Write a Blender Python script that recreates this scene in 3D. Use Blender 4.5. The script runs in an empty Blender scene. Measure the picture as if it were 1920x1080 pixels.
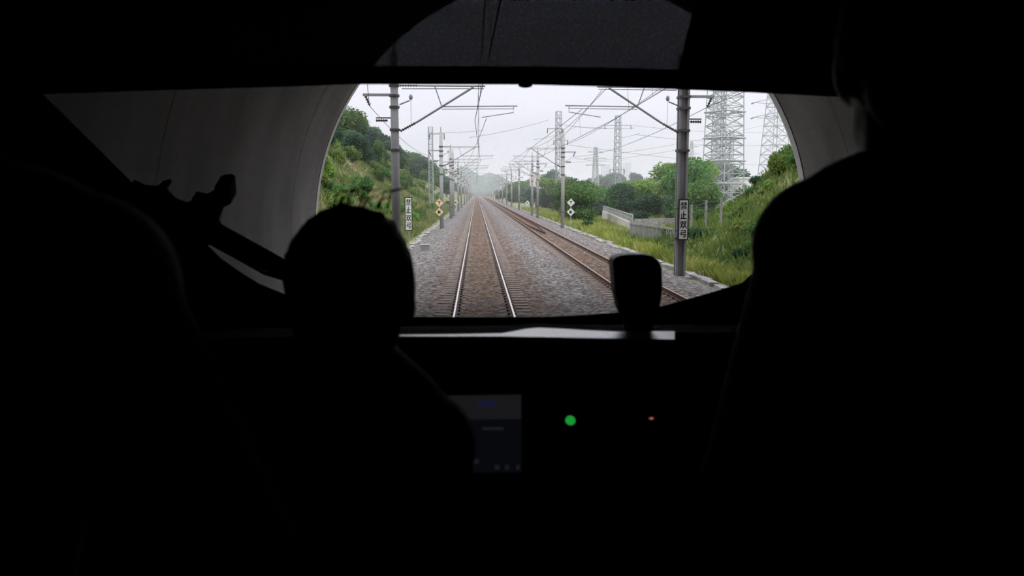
import bpy, bmesh, math, random
import numpy as np
from mathutils import Vector, Matrix, noise
random.seed(7); RNG = np.random.default_rng(7)
C = bpy.context.scene.collection
SC = bpy.context.scene
PI = math.pi

# ------------------------------------------------------------------ camera
F = 1500.0; CX, CY = 960.0, 540.0; EYE = Vector((0, 0, 3.04))
PITCH = math.atan(179 / F); YAW = math.atan(67 / F * math.cos(PITCH))
cd = bpy.data.cameras.new('camera'); cam = bpy.data.objects.new('camera', cd); C.objects.link(cam)
cd.sensor_width = 36; cd.lens = 36 * F / 1920; cd.clip_start = 0.05; cd.clip_end = 5000
cam.location = EYE; cam.rotation_euler = (PI/2 - PITCH, 0, -YAW)
cd.dof.use_dof = True; cd.dof.focus_distance = 45; cd.dof.aperture_fstop = 5.0
SC.camera = cam
# ------------------------------------------------------------------ world, exposure
w = bpy.data.worlds.new('overcast_sky'); SC.world = w; w.use_nodes = True
nt = w.node_tree; nt.nodes.clear()
def N(nt, t, **k):
    n = nt.nodes.new(t)
    for a, b in k.items(): setattr(n, a, b)
    return n
out = N(nt, 'ShaderNodeOutputWorld'); bg = N(nt, 'ShaderNodeBackground')
tc = N(nt, 'ShaderNodeTexCoord'); mp = N(nt, 'ShaderNodeMapping'); mp.inputs['Scale'].default_value = (1.5, 1.5, 6)
nz = N(nt, 'ShaderNodeTexNoise'); nz.inputs['Scale'].default_value = 1.6; nz.inputs['Detail'].default_value = 4
cr = N(nt, 'ShaderNodeValToRGB'); cr.color_ramp.elements[0].color = (0.70, 0.715, 0.80, 1); cr.color_ramp.elements[1].color = (0.83, 0.84, 0.92, 1)
cr.color_ramp.elements[0].position = .3; cr.color_ramp.elements[1].position = .7
L = nt.links.new
L(tc.outputs['Generated'], mp.inputs[0]); L(mp.outputs[0], nz.inputs['Vector']); L(nz.outputs['Fac'], cr.inputs[0])
sxyz = N(nt, 'ShaderNodeSeparateXYZ'); L(tc.outputs['Generated'], sxyz.inputs[0])   # overcast sky: zenith three times the horizon
mrz = N(nt, 'ShaderNodeMapRange'); mrz.inputs['To Min'].default_value = 1.0; mrz.inputs['To Max'].default_value = 3.0; L(sxyz.outputs[2], mrz.inputs[0]); L(mrz.outputs[0], bg.inputs[1])
L(cr.outputs[0], bg.inputs[0]); L(bg.outputs[0], out.inputs[0])
sd = bpy.data.lights.new('sun', 'SUN'); sd.energy = 0.5; sd.angle = math.radians(25); sd.color = (1, .97, .92)
so = bpy.data.objects.new('sun', sd); C.objects.link(so); so.rotation_euler = (math.radians(38), math.radians(-20), math.radians(20))
vs = SC.view_settings
vs.view_transform = 'Standard'; vs.look = 'None'; vs.exposure = 0.0; vs.gamma = 1; vs.use_curve_mapping = False
SC.cycles.use_denoising = True
SC.cycles.max_bounces = 7; SC.cycles.diffuse_bounces = 5; SC.cycles.glossy_bounces = 3
SC.cycles.transparent_max_bounces = 16; SC.cycles.volume_bounces = 2
SC.cycles.sample_clamp_indirect = 4

# ------------------------------------------------------------------ helpers
cw, sw, cp, sp = math.cos(YAW), math.sin(YAW), math.cos(PITCH), math.sin(PITCH)
FWD = Vector((sw*cp, cw*cp, -sp)); RGT = Vector((cw, -sw, 0)); UPV = RGT.cross(FWD)
def ray(px, py):
    return (FWD * F + RGT * (px - CX) + UPV * (CY - py)) / F
def at(px, py, Y):
    d = ray(px, py); return EYE + d * (Y / d.y)
def on_z(px, py, z):
    d = ray(px, py); return EYE + d * ((z - EYE.z) / d.z)
def pix(p):
    v = Vector(p) - EYE; k = F / v.dot(FWD); return CX + v.dot(RGT) * k, CY - v.dot(UPV) * k
def on_plane(px, py, p0, n):
    d = ray(px, py); return EYE + d * ((Vector(p0) - EYE).dot(n) / d.dot(n))

def ext(z):  return Vector(z)
class MB:
    def __init__(s): s.v = []; s.f = []
    def add(s, vs, fs):
        b = len(s.v); s.v += [tuple(v) for v in vs]; s.f += [tuple(i + b for i in f) for f in fs]; return s
    def box(s, a, b, rot=None, org=(0, 0, 0)):
        x0, y0, z0 = a; x1, y1, z1 = b
        vs = [(x0,y0,z0),(x1,y0,z0),(x1,y1,z0),(x0,y1,z0),(x0,y0,z1),(x1,y0,z1),(x1,y1,z1),(x0,y1,z1)]
        if rot is not None: vs = [rot @ Vector(v) + Vector(org) for v in vs]
        return s.add(vs, [(0,3,2,1),(4,5,6,7),(0,1,5,4),(1,2,6,5),(2,3,7,6),(3,0,4,7)])
    def tube(s, pts, r, n=8, cap=True):
        pts = [Vector(p) for p in pts]; rs = r if isinstance(r, (list, tuple)) else [r] * len(pts)
        ring = []
        up = Vector((0, 0, 1))
        for i, p in enumerate(pts):
            t = (pts[min(i+1, len(pts)-1)] - pts[max(i-1, 0)]).normalized()
            u = up if abs(t.dot(up)) < .95 else Vector((1, 0, 0))
            a = t.cross(u).normalized(); b = a.cross(t).normalized()
            ring.append([p + (a * math.cos(2*PI*k/n) + b * math.sin(2*PI*k/n)) * rs[i] for k in range(n)])
        vs = [v for q in ring for v in q]; fs = []
        for i in range(len(pts) - 1):
            for k in range(n):
                k2 = (k + 1) % n; fs.append((i*n+k, i*n+k2, (i+1)*n+k2, (i+1)*n+k))
        if cap: fs.append(tuple(range(n))[::-1]); fs.append(tuple((len(pts)-1)*n + k for k in range(n)))
        return s.add(vs, fs)
    def prism(s, poly, d):         # poly: list of 3D points, extruded by vector d
        d = Vector(d); n = len(poly); poly = [Vector(p) for p in poly]
        fs = [tuple(range(n)), tuple(range(2*n-1, n-1, -1))] + [(i, (i+1) % n, n + (i+1) % n, n + i) for i in range(n)]
        return s.add(poly + [p + d for p in poly], fs)
    def lathe(s, prof, c=(0, 0, 0), n=24):
        c = Vector(c); vs = []; fs = []
        for r, z in prof:
            for k in range(n): vs.append(c + Vector((r * math.cos(2*PI*k/n), r * math.sin(2*PI*k/n), z)))
        for i in range(len(prof)-1):
            for k in range(n):
                k2 = (k+1) % n; fs.append((i*n+k, i*n+k2, (i+1)*n+k2, (i+1)*n+k))
        fs.append(tuple(range(n))[::-1]); fs.append(tuple((len(prof)-1)*n + k for k in range(n)))
        return s.add(vs, fs)
    def ell(s, c, r, rot=None, nu=20, nv=12):
        c = Vector(c); vs = [Vector((0, 0, -1))]; fs = []
        for i in range(1, nv):
            a = -PI/2 + PI*i/nv
            for k in range(nu): vs.append(Vector((math.cos(a)*math.cos(2*PI*k/nu), math.cos(a)*math.sin(2*PI*k/nu), math.sin(a))))
        vs.append(Vector((0, 0, 1)))
        for k in range(nu): fs.append((0, 1+(k+1) % nu, 1+k))
        for i in range(nv-2):
            for k in range(nu):
                k2 = (k+1) % nu; b = 1+i*nu; fs.append((b+k, b+k2, b+nu+k2, b+nu+k))
        b = 1+(nv-2)*nu
        for k in range(nu): fs.append((b+k, b+(k+1) % nu, len(vs)-1))
        r = Vector((r, r, r)) if isinstance(r, (int, float)) else Vector(r)
        vs = [Vector((v.x*r.x, v.y*r.y, v.z*r.z)) for v in vs]
        if rot is not None: vs = [rot @ v for v in vs]
        return s.add([v + c for v in vs], fs)
    def mesh(s, name, smooth=False):
        m = bpy.data.meshes.new(name); m.from_pydata(s.v, [], s.f); m.update()
        bm = bmesh.new(); bm.from_mesh(m); bmesh.ops.recalc_face_normals(bm, faces=bm.faces); bm.to_mesh(m); bm.free()
        if smooth: m.polygons.foreach_set('use_smooth', [True]*len(m.polygons))
        return m
    def build(s, name, mat, parent=None, smooth=False, bevel=0, sub=0):
        m = s.mesh(name, smooth); o = bpy.data.objects.new(name, m); C.objects.link(o)
        if mat: m.materials.append(mat)
        if parent:
            o.parent = parent
        if bevel:
            b = o.modifiers.new('bevel', 'BEVEL'); b.width = bevel; b.segments = 3; b.limit_method = 'ANGLE'
        if sub:
            b = o.modifiers.new('sub', 'SUBSURF'); b.levels = sub; b.render_levels = sub
        return o
def tag(o, label=None, cat=None, group=None, kind=None):
    if label: o['label'] = label
    if cat: o['category'] = cat
    if group: o['group'] = group
    if kind: o['kind'] = kind
    return o
def empty(name, loc, label, cat, group=None, rz=0):
    o = bpy.data.objects.new(name, None); C.objects.link(o); o.location = loc; o.rotation_euler.z = rz
    o.empty_display_size = .2
    return tag(o, label, cat, group)
KIDS = {}
def kids(o): return [c for c in bpy.data.objects if c.parent == o]
def copy_tree(o, parent=None):
    c = o.copy(); C.objects.link(c)
    if parent: c.parent = parent
    for ch in kids(o): copy_tree(ch, c)
    return c

def mat(name, col, rough=.7, metal=0, emit=None, estr=0, noisy=None, scale=5, bump=0, spec=.5, detail=5, stretch=(1, 1, 1), rand=0):
    m = bpy.data.materials.new(name); m.use_nodes = True; t = m.node_tree; b = t.nodes['Principled BSDF']
    b.inputs['Roughness'].default_value = rough; b.inputs['Metallic'].default_value = metal
    b.inputs['Specular IOR Level'].default_value = spec
    c3 = (*col, 1)
    b.inputs['Base Color'].default_value = c3
    if emit: b.inputs['Emission Color'].default_value = (*emit, 1); b.inputs['Emission Strength'].default_value = estr
    if noisy or bump:
        tc = N(t, 'ShaderNodeTexCoord'); mp = N(t, 'ShaderNodeMapping'); mp.inputs['Scale'].default_value = stretch
        nz = N(t, 'ShaderNodeTexNoise'); nz.inputs['Scale'].default_value = scale; nz.inputs['Detail'].default_value = detail
        t.links.new(tc.outputs['Object'], mp.inputs[0]); t.links.new(mp.outputs[0], nz.inputs['Vector'])
        if noisy:
            cr = N(t, 'ShaderNodeValToRGB'); e = cr.color_ramp.elements
            cols = [col] + list(noisy)
            e[0].position = .32; e[0].color = (*cols[0], 1); e[1].position = .68; e[1].color = (*cols[-1], 1)
            for i, q in enumerate(cols[1:-1]):
                ne = e.new(.32 + .36 * (i+1) / (len(cols)-1)); ne.color = (*q, 1)
            t.links.new(nz.outputs['Fac'], cr.inputs[0]); src = cr.outputs[0]
            if rand:
                oi = N(t, 'ShaderNodeObjectInfo'); hs = N(t, 'ShaderNodeHueSaturation')
                mr = N(t, 'ShaderNodeMapRange'); mr.inputs['To Min'].default_value = 1-rand; mr.inputs['To Max'].default_value = 1+rand
                mh = N(t, 'ShaderNodeMapRange'); mh.inputs['To Min'].default_value = .485; mh.inputs['To Max'].default_value = .515
                t.links.new(oi.outputs['Random'], mr.inputs[0]); t.links.new(mr.outputs[0], hs.inputs['Value'])
                t.links.new(oi.outputs['Random'], mh.inputs[0]); t.links.new(mh.outputs[0], hs.inputs['Hue'])
                t.links.new(src, hs.inputs['Color']); src = hs.outputs[0]
            t.links.new(src, b.inputs['Base Color'])
        if bump:
            bn = N(t, 'ShaderNodeBump'); bn.inputs['Strength'].default_value = bump; bn.inputs['Distance'].default_value = .1
            t.links.new(nz.outputs['Fac'], bn.inputs['Height']); t.links.new(bn.outputs[0], b.inputs['Normal'])
    return m

M = {}
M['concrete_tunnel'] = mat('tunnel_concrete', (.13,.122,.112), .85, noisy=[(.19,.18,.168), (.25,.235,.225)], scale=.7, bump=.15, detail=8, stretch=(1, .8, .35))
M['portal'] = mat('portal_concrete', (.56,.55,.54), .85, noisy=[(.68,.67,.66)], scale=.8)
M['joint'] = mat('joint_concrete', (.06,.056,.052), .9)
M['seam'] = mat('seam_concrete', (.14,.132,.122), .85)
M['pole'] = mat('pole_concrete', (.34,.335,.32), .8, noisy=[(.44,.435,.42)], scale=2, stretch=(1,1,.3))
M['pole_grey'] = mat('pole_dark_concrete', (.25,.245,.245), .8, noisy=[(.35,.345,.345)], scale=2, stretch=(1,1,.3))
M['steel'] = mat('galvanised_steel', (.42,.43,.44), .5, .3)
M['steel_light'] = mat('light_galvanised_steel', (.42,.45,.45), .55, .2)
M['dark_steel'] = mat('dark_steel', (.10,.10,.105), .55, .3)
M['insulator'] = mat('insulator_ceramic', (.14,.10,.09), .35)
M['wire'] = mat('wire_metal', (.24,.24,.26), .5, .3)
M['rust'] = mat('rusty_rail', (.075,.035,.025), .8, noisy=[(.13,.065,.045)], scale=6)
M['shiny'] = mat('polished_rail_top', (.70,.66,.65), .32, .85)
M['dull_top'] = mat('dull_rail_top', (.46,.34,.30), .5, .4)
M['sleeper'] = mat('sleeper_concrete', (.20,.165,.14), .9, noisy=[(.29,.25,.21)], scale=9)
M['white_paint'] = mat('white_paint', (.80,.80,.78), .5)
M['yellow_paint'] = mat('pale_yellow_paint', (.85,.66,.36), .5)
M['black_paint'] = mat('black_paint', (.02,.02,.02), .5)
M['kerb'] = mat('kerb_concrete', (.20,.19,.18), .9, noisy=[(.42,.40,.39)], scale=3)
M['dry'] = mat('dark_soil', (.12,.09,.06), .95)
M['trunk'] = mat('bark', (.09,.07,.05), .9, noisy=[(.14,.11,.08)], scale=8)
def leafmat(name, a, b_, c, rand=.22, scale=1.2):
    m = mat(name, a, .65, noisy=[b_, c], scale=scale, rand=rand, spec=.15)
    t = m.node_tree; b = t.nodes['Principled BSDF']
    src = b.inputs['Base Color'].links[0].from_socket
    tr = N(t, 'ShaderNodeBsdfTranslucent'); mx = N(t, 'ShaderNodeMixShader'); mx.inputs[0].default_value = .3
    t.links.new(src, tr.inputs[0]); t.links.new(b.outputs[0], mx.inputs[1]); t.links.new(tr.outputs[0], mx.inputs[2])
    t.links.new(mx.outputs[0], t.nodes['Material Output'].inputs[0]); return m
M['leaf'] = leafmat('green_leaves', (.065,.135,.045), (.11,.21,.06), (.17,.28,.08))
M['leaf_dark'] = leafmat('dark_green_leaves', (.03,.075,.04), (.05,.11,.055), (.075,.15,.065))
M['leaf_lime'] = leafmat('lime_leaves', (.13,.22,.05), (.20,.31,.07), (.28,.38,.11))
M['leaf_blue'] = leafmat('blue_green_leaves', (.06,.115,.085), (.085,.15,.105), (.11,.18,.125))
M['grass'] = leafmat('grass_blades', (.16,.20,.045), (.28,.33,.07), (.42,.41,.14), 0, .35)
M['bank'] = leafmat('bank_grass', (.08,.13,.035), (.15,.22,.055), (.27,.29,.10), 0, .22)
M['scrub'] = leafmat('slope_scrub', (.10,.135,.045), (.19,.23,.08), (.33,.29,.15), 0, .16)
M['ground'] = mat('grassy_earth', (.10,.12,.045), .95, noisy=[(.19,.22,.08), (.29,.26,.14)], scale=.25, bump=.6, detail=8)

# ballast: stones, browner between and beside the rails
def ballast():
    m = bpy.data.materials.new('ballast_stones'); m.use_nodes = True; t = m.node_tree; b = t.nodes['Principled BSDF']
    b.inputs['Roughness'].default_value = .9; b.inputs['Specular IOR Level'].default_value = .2
    tc = N(t, 'ShaderNodeTexCoord'); vo = N(t, 'ShaderNodeTexVoronoi'); vo.inputs['Scale'].default_value = 9.5
    nz = N(t, 'ShaderNodeTexNoise'); nz.inputs['Scale'].default_value = .5; nz.inputs['Detail'].default_value = 6
    nz2 = N(t, 'ShaderNodeTexNoise'); nz2.inputs['Scale'].default_value = 5; nz2.inputs['Detail'].default_value = 6
    for q in (vo, nz, nz2): t.links.new(tc.outputs['Object'], q.inputs['Vector'])
    sx = N(t, 'ShaderNodeSeparateXYZ'); t.links.new(tc.outputs['Object'], sx.inputs[0])
    def band(c, hw, soft):
        s = N(t, 'ShaderNodeMath', operation='SUBTRACT'); s.inputs[1].default_value = c; t.links.new(sx.outputs[0], s.inputs[0])
        a = N(t, 'ShaderNodeMath', operation='ABSOLUTE'); t.links.new(s.outputs[0], a.inputs[0])
        r = N(t, 'ShaderNodeMapRange'); r.inputs['From Min'].default_value = hw + soft; r.inputs['From Max'].default_value = hw - soft
        t.links.new(a.outputs[0], r.inputs[0]); return r.outputs[0]
    mx = N(t, 'ShaderNodeMath', operation='MAXIMUM'); t.links.new(band(.35, 1.75, .8), mx.inputs[0]); t.links.new(band(5.31, 1.3, .5), mx.inputs[1])
    stone = N(t, 'ShaderNodeValToRGB'); e = stone.color_ramp.elements
    e[0].color = (.04,.035,.03,1); e[1].color = (.52,.48,.45,1); ne = e.new(.5); ne.color = (.18,.163,.15,1)
    t.links.new(vo.outputs['Color'], stone.inputs[0])
    rustc = N(t, 'ShaderNodeValToRGB'); e = rustc.color_ramp.elements
    e[0].color = (.035,.02,.012,1); e[1].color = (.36,.23,.14,1); ne = e.new(.5); ne.color = (.13,.08,.05,1)
    t.links.new(vo.outputs['Color'], rustc.inputs[0])
    mul = N(t, 'ShaderNodeMath', operation='MULTIPLY'); t.links.new(mx.outputs[0], mul.inputs[0])
    nr = N(t, 'ShaderNodeMapRange'); nr.inputs['From Min'].default_value = .3; nr.inputs['From Max'].default_value = .6; nr.inputs['To Min'].default_value = .55
    t.links.new(nz.outputs['Fac'], nr.inputs[0]); t.links.new(nr.outputs[0], mul.inputs[1])
    mix = N(t, 'ShaderNodeMix', data_type='RGBA'); t.links.new(mul.outputs[0], mix.inputs[0])
    t.links.new(stone.outputs[0], mix.inputs[6]); t.links.new(rustc.outputs[0], mix.inputs[7])
    pr = N(t, 'ShaderNodeMapRange'); pr.inputs['From Min'].default_value = .3; pr.inputs['From Max'].default_value = .7; pr.inputs['To Min'].default_value = .62; pr.inputs['To Max'].default_value = 1.15
    t.links.new(nz2.outputs['Fac'], pr.inputs[0]); hv = N(t, 'ShaderNodeHueSaturation'); t.links.new(pr.outputs[0], hv.inputs['Value']); t.links.new(mix.outputs[2], hv.inputs['Color'])
    t.links.new(hv.outputs[0], b.inputs['Base Color'])
    bn = N(t, 'ShaderNodeBump'); bn.inputs['Strength'].default_value = .8; bn.inputs['Distance'].default_value = .06
    t.links.new(vo.outputs['Distance'], bn.inputs['Height']); bn.invert = True; t.links.new(bn.outputs[0], b.inputs['Normal'])
    return m
M['ballast'] = ballast()

# ------------------------------------------------------------------ terrain
T1, T2 = .18, 5.31
def sm(a, b, x): t = min(1, max(0, (x - a) / (b - a))); return t * t * (3 - 2 * t)
def H(x, y):
    n = noise.noise(Vector((x * .12, y * .05, 0))); n2 = noise.noise(Vector((x * .5, y * .4, 3)))
    z = -.58
    if x < -6.2:
        t = -6.2 - x; top = (13.6 + 2.2 * n) * (1 - .35 * sm(160, 420, y)) * (1 - .3 * sm(400, 900, y))
        z += top * (1 - math.exp(-(t / 13.5) ** 1.35)) / .80 if t < 19 else top * 1.0
        z += .35 * n2 * min(1, t / 4)
    elif x > 9.6:
        t = x - 9.6
        z -= .9 * sm(0, 12, t) * sm(40, 70, y)
        bank = float(np.interp(x, [11.6, 13, 14.9, 17, 18, 19, 20, 24], [0, .9, 1.75, 2.9, 3.6, 4.9, 5.9, 6.4])) * (1 - sm(50, 68, y))
        z += bank + .25 * n2 * min(1, t / 4) + (5 + 2 * n) * sm(190, 480, y) * sm(14, 40, x)
    return z
def grid_terrain():
    xs = list(np.concatenate([np.linspace(-420, -60, 16), np.linspace(-55, -6.2, 60), np.linspace(-5.5, 9.6, 8), np.linspace(10, 34, 36), np.linspace(36, 90, 30), np.linspace(100, 700, 24)]))
    ys = list(np.concatenate([np.linspace(26.2, 120, 90), np.linspace(123, 300, 50), np.linspace(310, 1500, 50)]))
    v = [(x, y, H(x, y)) for y in ys for x in xs]; n = len(xs)
    f = [(j*n+i, j*n+i+1, (j+1)*n+i+1, (j+1)*n+i) for j in range(len(ys)-1) for i in range(n-1)]
    b = MB(); b.v = v; b.f = f
    o = b.build('ground', M['ground'], smooth=True); tag(o, 'grassy ground and embankment slopes beside the railway', 'ground', kind='structure')
grid_terrain()
# tunnel floor below the ballast
b = MB(); b.box((-5.2, -15, -1.0), (10.8, 26.2, -.58)); tag(b.build('floor', M['joint']), 'dark tunnel floor under the train', 'floor', kind='structure')
# ballast bed
def ballast_bed():
    prof = [(-4.25, -.58), (-3.1, -.26), (-1.5, -.180), (1.9, -.180), (2.7, -.22), (3.6, -.180), (7.0, -.180), (7.7, -.27), (9.05, -.58)]
    xs = []
    for (x0, z0), (x1, z1) in zip(prof[:-1], prof[1:]):
        k = max(1, int((x1 - x0) / .22))
        xs += [(x0 + (x1 - x0) * i / k, z0 + (z1 - z0) * i / k) for i in range(k)]
    xs.append(prof[-1])
    ys = list(np.concatenate([np.linspace(-14, 12, 14), np.linspace(12.3, 60, 200), np.linspace(60.6, 140, 100), np.linspace(145, 1400, 100)]))
    v = []
    for y in ys:
        for x, z in xs:
            r = noise.noise(Vector((x * 4, y * 4, 0))) * .035 + noise.noise(Vector((x * 1.1, y * .7, 5))) * .03
            if x in (-4.25, 9.05): r -= .05
            if abs(x - T1) < 1.3 or abs(x - T2) < 1.3: r = r * .45 + .004
            v.append((x + .25 * noise.noise(Vector((y * .3, x, 9))) * (1 if x < -3 or x > 7.6 else 0), y, z + r))
    n = len(xs); b = MB(); b.v = v
    b.f = [(j*n+i, j*n+i+1, (j+1)*n+i+1, (j+1)*n+i) for j in range(len(ys)-1) for i in range(n-1)]
    tag(b.build('ballast_bed', M['ballast'], smooth=True), 'grey and rust-brown stone ballast bed under both tracks', 'ballast', kind='structure')
ballast_bed()

# ------------------------------------------------------------------ tunnel (arch measured from the photograph)
TC = Vector((2.74, 0, 1.90)); TR = 7.68; TY = 24.8
def arch(name, y0, y1, r0, r1, thick, m, label, ny=30, wob=0):
    b = MB(); na = 72; a0, a1 = math.radians(-20), math.radians(200)
    v = []
    for j in range(ny + 1):
        y = y0 + (y1 - y0) * j / ny; r = r0 + (r1 - r0) * j / ny
        for i in range(na + 1):
            a = a0 + (a1 - a0) * i / na
            v.append((TC.x + r * math.cos(a), y, TC.z + r * math.sin(a)))
    k = len(v)
    for j in range(ny + 1):
        y = y0 + (y1 - y0) * j / ny; r = r0 + (r1 - r0) * j / ny + thick
        for i in range(na + 1):
            a = a0 + (a1 - a0) * i / na
            v.append((TC.x + r * math.cos(a), y, TC.z + r * math.sin(a)))
    n = na + 1; f = []
    for j in range(ny):
        for i in range(na):
            f.append((j*n+i, j*n+i+1, (j+1)*n+i+1, (j+1)*n+i)); q = k
            f.append((q+j*n+i, q+(j+1)*n+i, q+(j+1)*n+i+1, q+j*n+i+1))
    for i in range(na):
        f.append((i, k+i, k+i+1, i+1)); e = ny*n; f.append((e+i, e+i+1, k+e+i+1, k+e+i))
    for j in range(ny):
        f.append((j*n, (j+1)*n, k+(j+1)*n, k+j*n)); e = na; f.append((j*n+e, k+j*n+e, k+(j+1)*n+e, (j+1)*n+e))
    b.v = v; b.f = f
    return tag(b.build(name, m, smooth=False), label, 'wall', kind='structure')
ring = [-15, -6, 3.2, 12.4, 21.6, TY]
for y0, y1 in zip(ring[:-1], ring[1:]):
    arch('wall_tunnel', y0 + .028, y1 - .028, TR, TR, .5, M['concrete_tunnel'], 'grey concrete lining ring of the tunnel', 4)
for y in ring[1:-1]:
    arch('trim_tunnel_joint', y - .03, y + .03, TR + .003, TR + .003, .45, M['seam'], 'dark joint between tunnel lining rings', 1)
arch('trim_portal_joint', TY - .03, TY + .07, TR + .04, TR + .04, .45, M['joint'], 'dark groove beside the tunnel mouth', 1)
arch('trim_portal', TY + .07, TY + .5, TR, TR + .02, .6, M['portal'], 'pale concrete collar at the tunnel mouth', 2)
b = MB()   # outer face wall around the mouth and added cap that keeps light out behind the train
na = 48; pts = [(TC.x + (TR + .3) * math.cos(math.radians(-20 + 220 * i / na)), TC.z + (TR + .3) * math.sin(math.radians(-20 + 220 * i / na))) for i in range(na + 1)]
outer = []
for x, z in pts:
    dx, dz = x - TC.x, z - TC.z; s = min(26 / max(abs(dx), 1e-3), 16 / max(abs(dz), 1e-3)); outer.append((TC.x + dx * s, max(-1.5, TC.z + dz * s)))
for yy in (TY + .1, TY + .48):
    b.v += [(x, yy, z) for x, z in pts] + [(x, yy, z) for x, z in outer]
n = na + 1
for i in range(na):
    b.f += [(i, i+1, n+i+1, n+i), (2*n+i, 3*n+i, 3*n+i+1, 2*n+i+1), (n+i, n+i+1, 3*n+i+1, 3*n+i), (i, 2*n+i, 2*n+i+1, i+1)]
tag(b.build('wall_portal_face', M['portal']), 'concrete face wall around the tunnel mouth', 'wall', kind='structure')
b = MB(); b.box((-6, -15.6, -1.2), (11.5, -15.0, 10.5)); tag(b.build('wall_added_cap', M['joint']), 'unseen added cap closing the tunnel behind the train to keep light out', 'wall', kind='structure')  # unseen cap, added so the tunnel stays dark from behind

# ------------------------------------------------------------------ tracks
RAILP = [(-.065, -.175), (.065, -.175), (.065, -.160), (.012, -.135), (.010, -.045), (.034, -.030), (.036, -.004), (-.036, -.004), (-.034, -.030), (-.010, -.045), (-.012, -.135), (-.065, -.160)]
def rail_mb(pts, sc=1):
    b = MB(); n = len(RAILP); v = []
    for x, y in pts: v += [(x + px * sc, y, pz * sc) for px, pz in RAILP]
    f = [(j*n+i, j*n+(i+1) % n, (j+1)*n+(i+1) % n, (j+1)*n+i) for j in range(len(pts)-1) for i in range(n)]
    f += [tuple(range(n))[::-1], tuple((len(pts)-1)*n + i for i in range(n))]
    return b.add(v, f)
def top_mb(pts, w=.024, z=-.0035):
    b = MB(); v = []
    for x, y in pts: v += [(x - w, y, z), (x - w + .006, y, z + .0045), (x + w - .006, y, z + .0045), (x + w, y, z)]
    return b.add(v, [(j*4+i, j*4+i+1, j*4+4+i+1, j*4+4+i) for j in range(len(pts)-1) for i in range(3)] + [(0,1,2,3), tuple(len(v)-4+i for i in (3,2,1,0))] + [(j*4+3, j*4, j*4+4, j*4+7) for j in range(len(pts)-1)])
def sleeper_mb(y, c):
    b = MB(); v = []
    for s in (-1, 1):
        yy = y + s * .13
        v += [(c-1.3, yy, -.21), (c+1.3, yy, -.21), (c+1.3, yy - s*.02, -.165), (c+.55, yy - s*.02, -.170), (c+.35, yy - s*.03, -.195), (c-.35, yy - s*.03, -.195), (c-.55, yy - s*.02, -.170), (c-1.3, yy - s*.02, -.165)]
    f = [tuple(range(8)), tuple(range(15, 7, -1))] + [(i, (i+1) % 8, 8 + (i+1) % 8, 8 + i) for i in range(8)]
    b.add(v, f)
    for r in (-.753, .753):
        for s in (-1, 1): b.box((c + r + s*.09 - .03, y - .05, -.17), (c + r + s*.09 + .03, y + .05, -.125))
    return b
def track(c, label, topm):
    root = empty('railway_track', (0, 0, 0), label, 'railway track')
    pts = [(0, y) for y in (-14, 5, 20, 60, 150, 400, 1390)]
    for s in (-1, 1):
        p = [(c + s * .753, y) for _, y in pts]
        r = rail_mb(p).build('rail', M['rust'], root); top_mb(p).build('running_surface', topm, r)['label'] = 'worn metal top of rail'
    first = None
    for i in range(100):
        y = 12 + i * .6
        if first is None:
            first = sleeper_mb(0, c).build('sleeper', M['sleeper'], root); first.location.y = y
        else:
            o = first.copy(); C.objects.link(o); o.parent = root; o.location.y = y
    b = MB()
    for i in range(250):
        q = sleeper_mb(72 + i * .6, c); b.add(q.v, q.f)
    o = b.build('far_sleepers', M['sleeper'], root); o['kind'] = 'stuff'
    return root
t1 = track(T1, 'straight railway track ahead of the train, with two shiny rail tops', M['shiny'])
t2 = track(T2, 'neighbouring railway track on the right, with brown rails', M['dull_top'])
g = empty('guard_rails', (0, 0, 0), 'pair of brown guard rails meeting in a point between the right track rails', 'guard rail')
ny = 62.5
for s in (-1, 1):
    p = [(T2 + s * .03, ny), (T2 + s * .12, ny + 3), (T2 + s * .42, ny + 12), (T2 + s * .46, ny + 18), (T2 + s * .46, ny + 400)]
    rail_mb(p).build('guard_rail', M['rust'], g)
# kerb and drain edges
def kerb(xf, y0, y1, w_, h_, label, seed, gap=.06, L_=1.5):
    root = empty('cable_trough', (0, 0, 0), label, 'cable trough'); rnd = random.Random(seed)
    y = y0; i = 0; far = MB()
    while y < y1:
        x = xf(y); b = MB() if i < 90 else far; zz = -.50 + rnd.uniform(-.05, .06)
        rot = Matrix.Rotation(rnd.uniform(-.16, .16), 3, 'Z') @ Matrix.Rotation(rnd.uniform(-.07, .07), 3, 'Y')
        b.box((-w_/2, -L_/2 + gap, -.2), (w_/2, L_/2 - gap, h_), rot, (x + rnd.uniform(-.13, .13), y, zz))
        if i < 90: b.build('concrete_lid', M['kerb'], root, bevel=.02)
        y += L_; i += 1
    o = far.build('far_lids', M['kerb'], root); o['kind'] = 'stuff'
kerb(lambda y: 9.25, 26.5, 330, .38, .06, 'line of pale concrete trough lids along the right edge of the ballast', 3)
kerb(lambda y: -4.35, 28, 330, .34, .04, 'line of pale concrete trough lids along the left edge of the ballast', 5)
# service slab path beside the right mast near the mouth
b = MB(); b.box((9.9, 26.4, -.62), (11.3, 38, -.40)); tag(b.build('concrete_slab', M['kerb'], bevel=.03), 'weathered concrete slab path beside the tunnel mouth on the right', 'slab')

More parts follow.
